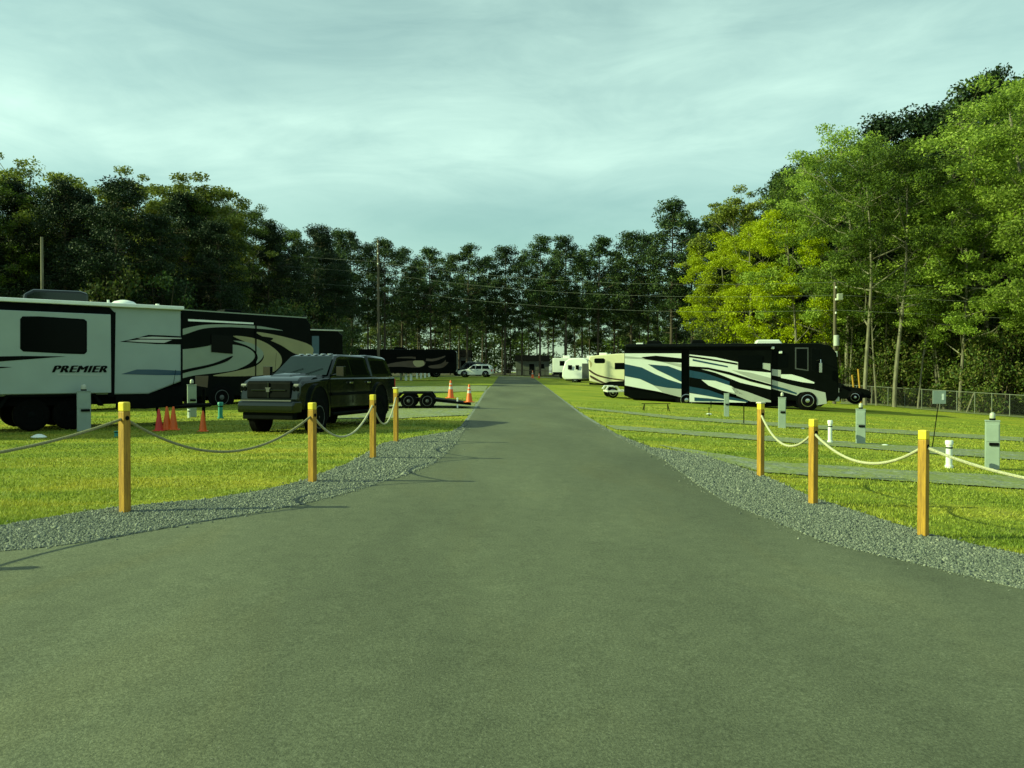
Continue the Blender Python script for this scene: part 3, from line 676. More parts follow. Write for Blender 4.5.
def wheel(parent, c, r, w, rim, side=-1, rimr=0.62, name='wheel'):
    """tyre with tread shoulders and a rim; axle along local y; side is the outer face"""
    o = empty(name, c); o.parent = parent
    h = w/2
    pr = [(r*0.60, -h*0.9), (r*0.80, -h), (r*0.93, -h*0.92), (r, -h*0.68), (r, h*0.68), (r*0.93, h*0.92), (r*0.80, h), (r*0.60, h*0.9)]
    MB().lathe(pr, 28, axis='y').build('tyre', M['rubber'], o, smooth=True)
    q = side; mb = MB(); R = r*rimr
    f = [(R*1.03, 0.35*h), (R*1.03, h*0.93), (R*0.94, h*0.97), (R*0.86, h*0.62), (R*0.5, h*0.66), (R*0.34, h*0.9), (0.0, h*0.92)]
    f = [(a, b*q) for a, b in f]; mb.lathe(f if q > 0 else f, 24, axis='y')
    mb.build('rim', rim, o, smooth=True)
    d = MB()
    for k in range(8):
        t = 2*math.pi*k/8; d.cyl((R*0.68*math.cos(t), q*h*0.60, R*0.68*math.sin(t)), (R*0.68*math.cos(t), q*h*0.72, R*0.68*math.sin(t)), R*0.13, n=8)
    d.build('hand_hole', M['matblack'], o)
    return o
def bx(name, x0, x1, y0, y1, z0, z1, m, parent, bevel=0.01): return MB().box(x0, x1, y0, y1, z0, z1).build(name, m, parent, bevel=bevel)

# ------------------------------------------------------------------ right: blue and white motorhome
def motorhome_right():
    S = Side(624, 45.5, math.radians(-8.5), 408.5)
    root = empty('motorhome', S.loc, S.rz, label='long white motorhome with blue and black swooshes parked on the right lawn', cat='motorhome')
    L = S.uv(839, 380)[0]; top = S.uv(740, 343.5)[1]; W = 2.5
    Z6 = (610, 320, 5.689); Z7 = (740, 330, 6.4)
    # body: rounded front
    pr = [(0.0, 1.0), (0.06, top-0.06), (0.16, top), (L-1.1, top), (L-0.45, top-0.14), (L-0.12, top-0.55), (L, 1.6), (L-0.02, 0.72), (L-0.18, 0.5), (L-2.3, 0.48), (L*0.36, 0.48), (2.7, 0.48), (0.5, 0.55), (0.0, 0.75)]
    body = MB().prism(pr, 0.0, W).build('body', M['black'], root, bevel=0.06)
    pr = [(0.9, 0.52), (L-0.5, 0.5), (L-0.9, 0.16), (1.6, 0.16)]
    MB().prism(pr, 0.15, W-0.15).build('chassis', M['underbody'], root)
    PR = -0.12
    x0, x1 = S.uv(623.6, 370)[0], S.uv(682, 370)[0]
    q = lambda py: S.uv(660, py)[1]
    slideA = bx('slide_out', 0.02, x1, PR, 0.1, q(386)-0.05, top-0.32, M['black'], root, 0.02)
    xb0, xb1 = S.uv(689, 370)[0], S.uv(771.5, 370)[0]
    slideB = bx('slide_out', xb0, xb1, PR, 0.1, 0.85, top-0.32, M['black'], root, 0.02)
    P_ = lambda name, pts, m, layer=1, par=None, y=0.0, Z=Z6: S.poly(name, pts, m, par or root, layer, y, Z)
    # rear slide graphics
    A = slideA
    P_('panel_graphic', [(84,190),(406,190),(406,440),(280,408),(84,372)], M['white'], 1, A, PR)
    P_('panel_graphic', [(84,218),(180,222),(300,240),(406,270),(406,250),(300,236),(185,214),(84,205)], M['silver'], 2, A, PR)
    P_('panel_graphic', [(84,250),(180,270),(250,305),(330,338),(406,362),(406,392),(330,386),(250,372),(170,335),(84,318)], M['blue'], 3, A, PR)
    P_('panel_graphic', [(215,252),(330,262),(406,290),(406,352),(340,318),(270,285)], M['blue'], 3, A, PR)
    P_('panel_graphic', [(178,211),(260,203),(406,218),(406,242),(300,238),(200,222)], M['black'], 3, A, PR)
    P_('panel_graphic', [(240,366),(330,388),(406,394),(406,438),(300,412)], M['silver'], 2, A, PR)
    B = slideB
    P_('panel_graphic', [(452,196),(600,212),(728,240),(728,282),(915,300),(915,396),(740,356),(600,300),(452,262)], M['white'], 1, B, PR)
    P_('panel_graphic', [(470,222),(560,240),(670,262),(670,270),(560,250),(470,232)], M['blue'], 2, B, PR)
    P_('panel_graphic', [(452,202),(560,218),(725,246),(725,256),(560,228),(452,212)], M['black'], 2, B, PR)
    P_('panel_graphic', [(452,262),(560,270),(680,296),(800,334),(915,366),(915,378),(800,350),(680,312),(560,282),(452,272)], M['black'], 3, B, PR)
    P_('panel_graphic', [(690,284),(800,300),(915,330),(915,362),(800,330)], M['silver'], 2, B, PR)
    P_('panel_graphic', [(452,285),(540,302),(680,350),(680,372),(600,350),(452,325)], M['blue'], 2, B, PR)
    P_('panel_graphic', [(680,350),(800,372),(915,402),(915,455),(800,430),(680,376)], M['black'], 2, B, PR)
    P_('panel_graphic', [(520,340),(600,346),(690,376),(760,425),(640,402),(560,372)], M['white'], 4, B, PR)
    P_('panel_graphic', [(560,352),(640,384),(740,430),(700,420),(610,392)], M['silver'], 3, B, PR)
    P_('panel_graphic', [(452,378),(560,398),(650,430),(780,458),(785,468),(640,448),(452,412)], M['blue'], 3, B, PR)
    P_('panel_graphic', [(452,415),(640,446),(770,462),(775,470),(452,466)], M['white'], 2, B, PR)
    P_('panel_graphic', [(690,382),(780,408),(915,458),(915,468),(800,464),(720,430)], M['silver'], 4, B, PR)
    wn = P_('window', [(728,202),(866,202),(866,276),(728,276)], M['glass'], 5, B, PR)
    P_('panel_graphic', [(868,244),(912,248),(912,288),(868,276)], M['silver'], 2, B, PR)
    P_('panel_graphic', [(480,440),(560,446),(650,456),(650,463),(480,460)], M['blue'], 5, B, PR)
    # front part
    P_('panel_graphic', [(203,250),(262,256),(262,300),(203,290)], M['silver'], 1, None, 0, Z7)
    P_('panel_graphic', [(262,284),(330,284),(400,304),(476,334),(474,343),(400,334),(262,306)], M['white'], 1, None, 0, Z7)
    P_('panel_graphic', [(203,318),(330,352),(400,368),(480,384),(546,400),(556,470),(492,482),(478,430),(450,402),(420,394),(385,400),(362,420),(203,376)], M['silver'], 1, None, 0, Z7)
    P_('panel_graphic', [(203,350),(300,378),(362,402),(362,412),(300,394),(203,368)], M['blue'], 2, None, 0, Z7)
    d = P_('door', [(212,118),(322,118),(322,448),(212,448)], M['black'], 0.4, None, 0.0, Z7)
    P_('door_window', [(232,150),(306,150),(306,240),(232,240)], M['glass'], 2, d, 0, Z7)
    w1 = P_('window', [(352,112),(438,112),(438,262),(352,250)], M['greyrim'], 1, None, 0, Z7)
    P_('pane', [(360,120),(430,120),(430,254),(360,243)], M['glass'], 2, w1, 0, Z7)
    w2 = P_('window', [(452,112),(515,118),(530,270),(452,262)], M['matblack'], 1, None, 0, Z7)
    P_('pane', [(460,120),(508,126),(522,262),(460,255)], M['glass'], 2, w2, 0, Z7)
    # windscreen wraps the nose
    MB().prism([(L-0.42, top-0.3), (L-0.1, top-0.62), (L+0.015, 1.75), (L-0.1, 1.72)], 0.12, W-0.12).build('windscreen', M['glass'], root)
    bx('headlight', L-0.03, L+0.04, 0.1, 0.5, 0.95, 1.2, M['reflect'], root); bx('headlight', L-0.03, L+0.04, W-0.5, W-0.1, 0.95, 1.2, M['reflect'], root)
    bx('front_bumper', L-0.2, L+0.06, 0.08, W-0.08, 0.45, 0.72, M['silver'], root, 0.04)
    # mirror on its arm
    u, v = S.uv(816.5, 367); mr = MB(); mr.tube([(u, 0.0, v+0.35), (u+0.15, -0.3, v+0.4), (u+0.15, -0.32, v+0.2)], 0.025, 6); mr.box(u+0.05, u+0.2, -0.42, -0.24, v-0.3, v+0.22)
    mr.build('mirror', M['chrome'], root, bevel=0.02)
    for a, b in ((925, 160), (970, 185)):
        u, v = S.uv(610+a/5.689, 320+b/5.689); bx('porch_light', u-0.09, u+0.09, -0.08, 0.0, v-0.06, v+0.08, M['pvc'], root, 0.03)
    # awning rail and roof gear
    MB().cyl((S.uv(626,346)[0], -0.16, top-0.16), (S.uv(771,346)[0], -0.16, top-0.16), 0.085, n=12).build('awning_roll', M['matblack'], root, smooth=True)
    for px, ln, h in ((655, 1.0, .22), (700, .9, .26), (772, 1.5, .24)):
        u = S.uv(px, 343)[0]; MB().prism([(u-ln/2, top-.01), (u-ln/2+.12, top+h), (u+ln/2-.2, top+h), (u+ln/2, top-.01)], 0.9, 1.6).build('roof_air_conditioner', M['white'] if px > 760 else M['matblack'], root, bevel=0.05)
    u = S.uv(640, 343)[0]; bx('roof_vent', u-.2, u+.2, 1.0, 1.4, top-.01, top+.1, M['pvc'], root, 0.03)
    # wheels
    for px, n_ in ((686.5, 2), (807.5, 1)):
        u = S.uv(px, 403)[0]
        for yy, sd in ((0.09, -1), (W-0.09, 1)):
            wheel(root, (u, yy, 0.5), 0.5, 0.28, M['alloy'], sd, 0.66)
        a = MB(); a.cyl((u, -0.004, 0.52), (u, 0.02, 0.52), 0.62, n=24); a.build('wheel_arch', M['matblack'], root)
    # storage bay seams and skirt
    for px in (700, 716, 732, 748, 764): 
        u = S.uv(px, 395)[0]; bx('bay_door', u, u+0.74, -0.012, 0.01, 0.5, 0.84, M['black'], root, 0.006)
    return root
motorhome_right()

# ------------------------------------------------------------------ left: white travel trailer
def trailer_left():
    rz = math.radians(40); depth = 22.4
    # origin at the left, out of frame; start from the visible right end
    ex = (182.5-CX)/F*depth; Ltot = 8.6
    lx, ly = ex-math.cos(rz)*Ltot, depth-math.sin(rz)*Ltot
    S = Side(CX+lx/ly*F, ly, rz, None); 
    wb = P(32, 431); S.loc.z = 0.13; S.inv = (Matrix.Translation(S.loc) @ Matrix.Rotation(rz, 4, 'Z')).inverted(); S.o = S.inv @ Vector((0, 0, CAM_H))
    root = empty('travel_trailer', S.loc, S.rz, label='white travel trailer lettered PREMIER with a dark window at the left edge', cat='travel trailer')
    Z1 = (0, 280, 5.12); L = Ltot; W = 2.45
    zt_ = S.uv(115, 306)[1]; zr = S.uv(178, 309)[1]; zb = S.uv(115, 394)[1]
    top = zr; us0 = S.uv(-60, 350)[0]; us1 = S.uv(109.5, 350)[0]
    zb2 = max(0.45, S.uv(150, 394)[1])
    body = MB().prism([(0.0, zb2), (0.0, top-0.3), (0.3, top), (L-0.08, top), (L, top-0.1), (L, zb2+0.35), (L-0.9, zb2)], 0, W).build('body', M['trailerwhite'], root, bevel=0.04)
    MB().prism([(0.2, zb2+.01), (L-0.95, zb2+.01), (L-0.02, zb2+0.36), (L-0.02, zb2+.05), (L-1.2, zb2-0.25), (0.2, zb2-0.25)], 0.06, W-0.06).build('chassis', M['underbody'], root)
    # roof edge
    bx('roof_edge', 0.2, L+0.02, -0.14, W+0.04, top-0.03, top+0.07, M['pvc'], root, 0.02)
    PR = -0.16
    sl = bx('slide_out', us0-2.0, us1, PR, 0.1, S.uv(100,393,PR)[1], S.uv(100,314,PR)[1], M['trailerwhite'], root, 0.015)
    P_ = lambda name, pts, m, layer=1, par=None, y=0.0, Z=Z1: S.poly(name, pts, m, par or root, layer, y, Z)
    # dark band below the roof edge and the seal beside the slide
    P_('slide_seal', [(553,165),(592,165),(586,600),(553,600)], M['matblack'], 1)
    P_('under_roof_band', [(-600,70),(560,140),(585,165),(560,182),(-600,130)], M['matblack'], 2)
    fr = P_('window', [(103,200),(115,186),(200,186),(430,200),(445,212),(445,368),(432,380),(330,377),(118,366),(103,352)], M['matblack'], 1, sl, PR)
    P_('pane', [(112,205),(120,194),(200,194),(425,207),(437,216),(437,364),(428,371),(330,369),(122,358),(112,348)], M['glass'], 2, fr, PR)
    P_('stripe', [(-300,385),(0,391),(120,389),(338,391),(200,402),(0,417),(-300,440)], M['black'], 1, sl, PR)
    P_('stripe', [(-200,446),(0,444),(62,446),(0,452),(-200,462)], M['black'], 1, sl, PR)
    P_('stripe', [(615,316),(690,299),(760,281),(850,284),(930,288),(930,330),(800,328)], M['black'], 1)
    P_('stripe_inset', [(700,296),(780,290),(930,296),(930,301),(860,302),(720,300)], M['silver'], 2)
    P_('stripe_inset', [(642,312),(720,305),(880,307),(840,322),(720,318)], M['silver'], 2)
    P_('stripe', [(620,482),(700,458),(800,458),(930,465),(930,487),(800,487)], M['blue'], 1)
    # lettering
    cu = bpy.data.curves.new('lettering', 'FONT'); cu.body = 'PREMIER'; cu.size = 1.0; cu.shear = 0.32; cu.extrude = 0.004; cu.space_character = 1.12
    tmp = bpy.data.objects.new('tmp', cu); me = bpy.data.meshes.new_from_object(tmp); bpy.data.objects.remove(tmp)
    xs = [v.co.x for v in me.vertices]; ys = [v.co.y for v in me.vertices]
    a = S.uv(265/5.12, 280+473/5.12, PR); b = S.uv(542/5.12, 280+475/5.12, PR); c = S.uv(530/5.12, 280+442/5.12, PR)
    sx = (b[0]-a[0])/(max(xs)-min(xs)); sy = (c[1]-b[1])/(max(ys)-min(ys))
    for v in me.vertices:
        X, Y, Zz = v.co; v.co = (a[0]+(X-min(xs))*sx, PR-0.008-Zz, a[1]+(Y-min(ys))*sy)
    import bmesh
    bm = bmesh.new(); bm.from_mesh(me)
    for k in (1, 2):
        g = bmesh.ops.duplicate(bm, geom=[f for f in bm.faces if f.index >= 0 and f.index < len(me.polygons)])
        bmesh.ops.translate(bm, verts=[e for e in g['geom'] if isinstance(e, bmesh.types.BMVert)], vec=(0.018*k, -0.0012*k, 0.006*(k-1)))
        bm.faces.index_update()
    bm.to_mesh(me); bm.free()
    me.materials.clear(); me.materials.append(M['black']); o = bpy.data.objects.new('lettering', me); link(o, sl)
    P_('underline', [(295,483),(522,486),(522,489),(295,487)], M['silver'], 1, sl, PR)
    # corner trim and compartment
    P_('corner_trim', [(925,165),(935,165),(935,540),(925,545)], M['matblack'], 2)
    P_('lower_trim', [(592,588),(745,588),(935,535),(935,640),(745,660),(592,655)], M['matblack'], 2)
    # wheels with shared fender
    for px in (32, 71.5):
        u = S.uv(px, 415)[0]
        for yy, sd in ((0.14, -1), (W-0.14, 1)): wheel(root, (u, yy, 0.41), 0.41, 0.22, M['matblack'], sd, 0.6)
    u = (S.uv(32, 415)[0]+S.uv(71.5, 415)[0])/2
    MB().prism([(u-1.2, 0.6), (u-1.0, 0.92), (u+1.0, 0.92), (u+1.2, 0.6), (u+1.1, 0.6), (u+0.95, 0.86), (u-0.95, 0.86), (u-1.1, 0.6)], -0.06, 0.2).build('fender', M['matblack'], root, bevel=0.01)
    # jack, step, propane tongue
    for x in (L-0.7, 0.9):
        jk = MB(); jk.tube([(x, 0.2, zb2), (x+0.15, 0.2, 0.06)], 0.035, 6); jk.box(x, x+0.3, 0.08, 0.32, 0.0, 0.05); jk.build('stabilizer_jack', M['matblack'], root)
    tg = MB(); tg.tube([(L-0.1, 0.5, 0.5), (L+1.2, W/2, 0.5)], 0.06, 6); tg.tube([(L-0.1, W-0.5, 0.5), (L+1.2, W/2, 0.5)], 0.06, 6); tg.cyl((L+1.0, W/2, 0), (L+1.0, W/2, 1.0), 0.05); tg.build('hitch_tongue', M['matblack'], root)
    # roof gear
    u = S.uv(62, 297)[0]
    MB().prism([(u-.75, top+.05), (u-.72, top+.26), (u-.5, top+.40), (u+.6, top+.42), (u+.8, top+.36), (u+.8, top+.05)], 0.8, 1.5).build('roof_air_conditioner', M['truck'], root, bevel=0.07)
    u = S.uv(132, 305)[0]
    MB().lathe([(0.36, 0), (0.35, .05), (0.25, .13), (0.1, .17), (0, .18)], 18, (u, 0.8, top+0.06)).build('roof_vent', M['pvc'], root, smooth=True)
    u = S.uv(114, 305)[0]; MB().cyl((u, 0.6, top), (u, 0.6, top+.2), 0.03).build('vent_pipe', M['pvc'], root)
    u = S.uv(164, 305)[0]; MB().cyl((u, 0.6, top), (u, 0.6, top+.16), 0.05).build('vent_pipe', M['pvc'], root)
    MB().tube([(L-0.3, -0.1, 1.0), (L-0.22, -0.12, 1.55)], 0.008, 4).build('marker_whip', M['matblack'], root)
trailer_left()

# ------------------------------------------------------------------ left: dark motorhome with cream swirls
def motorhome_swirl():
    rz = math.radians(50); depth = 38.0; Ltot = 11
    ex = (311-CX)/F*depth; lx, ly = ex-math.cos(rz)*Ltot, depth-math.sin(rz)*Ltot
    S = Side(CX+lx/ly*F, ly, rz, None); S.loc.z = 0.05
    S.inv = (Matrix.Translation(S.loc) @ Matrix.Rotation(rz, 4, 'Z')).inverted(); S.o = S.inv @ Vector((0, 0, CAM_H))
    root = empty('motorhome', S.loc, S.rz, label='dark motorhome with cream swirl stripes parked behind the pickup', cat='motorhome')
    L = Ltot; W = 2.5; top = S.uv(300, 317)[1]; Z2 = (160, 280, 5.689)
    MB().prism([(0, .5), (0, top-.2), (.2, top), (L-.3, top), (L, top-.3), (L, .9), (L-.3, .5)], 0, W).build('body', M['black'], root, bevel=0.05)
    MB().prism([(.2, .35), (L-.4, .35), (L-.4, .52), (.2, .52)], .15, W-.15).build('chassis', M['underbody'], root)
    P_ = lambda name, pts, m, layer=1, par=None, cv=True: S.poly(name, curve_poly(pts, 4) if cv else pts, m, par or root, layer, 0.0, Z2)
    P_('roof_rail', [(100,163),(835,212),(835,218),(100,170)], M['silvershade'], 1, cv=False)
    P_('awning_arm', [(158,222),(530,243),(530,252),(158,234)], M['pvc'], 5, cv=False)
    P_('swirl', [(60,300),(200,262),(330,252),(540,260),(640,275),(700,288),(600,280),(400,268),(250,276),(140,310),(60,330)], M['silvershade'], 1)
    P_('swirl', [(548,296),(700,322),(858,372),(858,430),(770,420),(690,372),(610,335)], M['tanshade'], 1)
    P_('swirl', [(550,318),(640,330),(620,345),(560,330)], M['black'], 2)
    P_('swirl', [(60,410),(160,392),(290,368),(420,368),(500,388),(540,425),(520,465),(460,500),(390,520),(200,542),(60,560)], M['silvershade'], 1)
    P_('swirl', [(415,318),(520,328),(610,362),(680,420),(690,475),(640,525),(540,545),(300,546),(420,520),(540,490),(590,440),(560,390),(480,350)], M['tanshade'], 2)
    P_('swirl', [(415,345),(520,360),(582,405),(580,445),(540,480),(555,445),(540,405),(490,372)], M['silvershade'], 3)
    P_('swirl', [(60,530),(160,505),(300,475),(410,432),(380,462),(290,492),(160,522),(60,550)], M['black'], 4)
    P_('swirl', [(160,390),(240,372),(290,370),(230,382)], M['black'], 4)
    P_('lower_panel', [(200,545),(275,545),(270,612),(200,600)], M['brown'], 1, cv=False)
    P_('window', [(290,310),(411,318),(411,420),(290,410)], M['glass'], 6, cv=False)
    P_('panel_seam', [(540,250),(548,250),(545,545),(540,545)], M['matblack'], 6, cv=False)
    for px, py in ((221.5, 394),):
        u = S.uv(px, py)[0]
        for yy, sd in ((.09, -1), (W-.09, 1)): wheel(root, (u, yy, .48), .48, .28, M['greyrim'], sd, .66)
        MB().cyl((u, -.004, .5), (u, .02, .5), .62, n=20).build('wheel_arch', M['matblack'], root)
    for yy, sd in ((.09, -1), (W-.09, 1)): wheel(root, (L-1.6, yy, .48), .48, .28, M['greyrim'], sd, .66)
    MB().prism([(L-4, top-.01), (L-3.9, top+.22), (L-3.1, top+.22), (L-2.9, top-.01)], .9, 1.6).build('roof_air_conditioner', M['matblack'], root, bevel=.04)
motorhome_swirl()

def dark_rv_far(px0, px1, py_top, py_base, depth, rz, label, style):
    S = Side(px0, depth, rz, py_base); root = empty('motorhome' if style else 'cargo_trailer', S.loc, S.rz, label=label, cat='motorhome' if style else 'trailer')
    L = S.uv(px1, 360)[0]; top = S.uv(px0, py_top)[1]; W = 2.5
    MB().prism([(0, .45), (0, top-.15), (.15, top), (L-.4, top), (L, top-.35), (L, .9), (L-.2, .45)], 0, W).build('body', M['black'], root, bevel=.05)
    for u in (L*.22, L*.8):
        for yy, sd in ((.15, -1), (W-.15, 1)): wheel(root, (u, yy, .46), .46, .26, M['greyrim'], sd)
    if style:
        Z4 = (360, 330, 6.4)
        P_ = lambda n_, pts, m, l_=1: S.poly(n_, curve_poly(pts, 4), m, root, l_, 0.0, Z4)
        P_('swirl', [(130,235),(240,205),(380,195),(420,210),(380,240),(260,235)], M['brown'])
        P_('swirl', [(340,200),(400,195),(410,225),(360,235)], M['tan'], 2)
        P_('swirl', [(440,230),(520,215),(560,180),(570,200),(530,240),(460,245)], M['brown'])
        P_('swirl', [(200,180),(330,170),(460,185),(560,160),(470,200),(330,182)], M['brown'], 2)
        S.poly('windscreen_side', [(545,150),(600,155),(605,205),(550,205)], M['glass'], root, 3, 0, Z4)
        bx('front_cap', L-.25, L+.05, .05, W-.05, .6, top-.2, M['silver'], root, .08)
        MB().prism([(L*.4, top-.01), (L*.41, top+.25), (L*.5, top+.25), (L*.52, top-.01)], .9, 1.6).build('roof_air_conditioner', M['matblack'], root, bevel=.04)
        bx('window', L*.3, L*.42, -.02, .01, 1.8, 2.5, M['glass'], root); bx('window', L*.6, L*.7, -.02, .01, 1.8, 2.5, M['glass'], root)
    else:
        S.poly('side_panel', [(312,336),(319,336),(319,354),(312,354)], M['blue'], root, 1)
        bx('roof_rail', 0, L, -.03, 0, top-.1, top-.03, M['silver'], root)
        bx('door', L*.55, L*.75, -.02, .01, .6, 2.3, M['matblack'], root)
dark_rv_far(306, 343, 328.5, 398, 46, math.radians(30), 'dark trailer with a blue end panel behind the pickup roof', 0)
dark_rv_far(352, 457, 349, 377.5, 84, math.radians(12), 'far black and brown motorhome beyond the tandem axle trailer', 1)

# ------------------------------------------------------------------ right background trailers
def beige_trailer():
    S = Side(588.5, 82, math.radians(-14), 388.5); Z5 = (500, 330, 6.4)
    root = empty('travel_trailer', S.loc, S.rz, label='beige travel trailer with brown curved stripes behind the long motorhome', cat='travel trailer')
    W = 2.5; L = 9.0; pr = [S.uv(500+a/6.4, 330+b/6.4) for a, b in [(566,185),(580,168),(640,162),(800,150)]]
    zt_ = pr[-1][1]; z0 = .75
    MB().prism([(0.1, z0), (0.0, pr[0][1]-.2), (0.12, pr[1][1]), (0.8, pr[2][1]), (3.2, zt_), (L, zt_), (L, .5), (1.3, .5)], 0, W).build('body', M['beige'], root, bevel=.08)
    P_ = lambda n_, pts, m, l_=1, p=None: S.poly(n_, pts, m, p or root, l_, 0.0, Z5)
    w1 = P_('window', [(603,186),(612,181),(662,181),(672,188),(672,208),(662,213),(612,213),(603,207)], M['matblack']); P_('pane', [(608,188),(614,185),(660,185),(667,190),(667,206),(660,209),(614,209),(608,205)], M['glass'], 2, w1)
    w2 = P_('window', [(734,210),(800,210),(800,252),(734,252)], M['matblack']); P_('pane', [(739,214),(800,214),(800,248),(739,248)], M['glass'], 2, w2)
    P_('stripe', curve_poly([(572,252),(620,282),(700,305),(800,318),(800,326),(700,314),(620,294),(572,264)], 3), M['brown'])
    P_('stripe', curve_poly([(580,290),(640,322),(690,345),(670,346),(620,326),(580,304)], 3), M['brown'])
    P_('stripe', curve_poly([(568,190),(590,215),(580,240),(574,215)], 3), M['tan'])
    P_('skirt', [(570,335),(640,350),(700,330),(800,326),(800,372),(700,372),(575,366)], M['matblack'], 2)
    bx('roof_air_conditioner', 1.0, 1.8, .8, 1.5, pr[2][1]-.05, pr[2][1]+.28, M['pvc'], root, .06)
    bx('chassis', .6, L-.3, .1, W-.1, .38, .52, M['underbody'], root)
    for u in (4.6, 5.6):
        for yy, sd in ((.13, -1), (W-.13, 1)): wheel(root, (u, yy, .38), .38, .2, M['greyrim'], sd)
beige_trailer()
def dolly():
    S = Side(607, P(611, 398).y, 0, 398); root = empty('tow_dolly', S.loc, 0, label='small white tow dolly at the rear of the long motorhome', cat='dolly')
    for yy, sd in ((0, -1), (1.9, 1)):
        wheel(root, (.35, yy, .32), .32, .2, M['alloy'], sd, .62)
        MB().prism([(-.1, .5), (.05, .72), (.6, .72), (.8, .5), (.72, .5), (.55, .66), (.1, .66), (0, .5)], yy-.12, yy+.12).build('fender', M['white'], root, bevel=.01)
    bx('frame', 0, 1.5, -.1, 2.0, .34, .46, M['white'], root, .02); MB().cyl((1.4, .95, .4), (3.4, .95, .45), .05).build('tongue', M['white'], root)
dolly()
def round_trailer():
    S = Side(562, 92, math.radians(-14), 383.5); root = empty('travel_trailer', S.loc, S.rz, label='rounded silvery white travel trailer beside the beige one', cat='travel trailer')
    L = S.uv(588, 372)[0]; top = S.uv(570, 358.3)[1]; W = 2.4
    pr = [(0, .75), (.05, 1.5), (.35, top-.35), (.8, top-.05), (1.4, top), (L-.6, top), (L-.1, top-.2), (L, top-.6), (L, .5), (.3, .45)]
    MB().prism(pr, 0, W, lambda x, z: max(0, (z-1.9))*.25).build('body', M['white'], root, bevel=.1, smooth=True)
    for px, w_ in ((570, .24), (577.3, .20)):
        u, v = S.uv(px, 367.3); f = bx('window', u-w_, u+w_, -.03, .02, v-.25, v+.25, M['matblack'], root, .05); bx('pane', u-w_+.06, u+w_-.06, -.036, -.01, v-.19, v+.19, M['glass'], f, .04)
    u = S.uv(585.5, 370)[0]; bx('door', u-.4, u+.35, -.03, .01, .55, 2.3, M['greyrim'], root, .02)
    bx('chassis', .4, L-.2, .1, W-.1, .32, .48, M['underbody'], root)
    for yy, sd in ((.12, -1), (W-.12, 1)): wheel(root, (L*.5, yy, .36), .36, .2, M['alloy'], sd)
round_trailer()
def white_rv():
    S = Side(552.5, 100, math.radians(-10), 378.5); root = empty('motorhome', S.loc, S.rz, label='far white camper with roof air conditioner at the left of the row', cat='motorhome')
    L = 7.2; top = S.uv(556, 358)[1]; W = 2.4
    MB().prism([(0, .5), (0, top-.1), (.1, top), (L, top), (L, .5)], 0, W).build('body', M['white'], root, bevel=.06)
    bx('window', .9, 1.5, -.03, .01, 1.6, 2.2, M['glass'], root, .02); bx('skirt', .05, L, -.02, .01, .45, .8, M['matblack'], root)
    bx('roof_air_conditioner', 1.2, 2.1, .8, 1.5, top-.01, top+.32, M['pvc'], root, .06); bx('roof_air_conditioner', 4.2, 5.1, .8, 1.5, top-.01, top+.3, M['pvc'], root, .06)
    bx('ladder', -.06, 0, .4, .8, .6, top, M['alloy'], root)
    for u in (1.2, 5.5):
        for yy, sd in ((.13, -1), (W-.13, 1)): wheel(root, (u, yy, .38), .38, .22, M['greyrim'], sd)
white_rv()

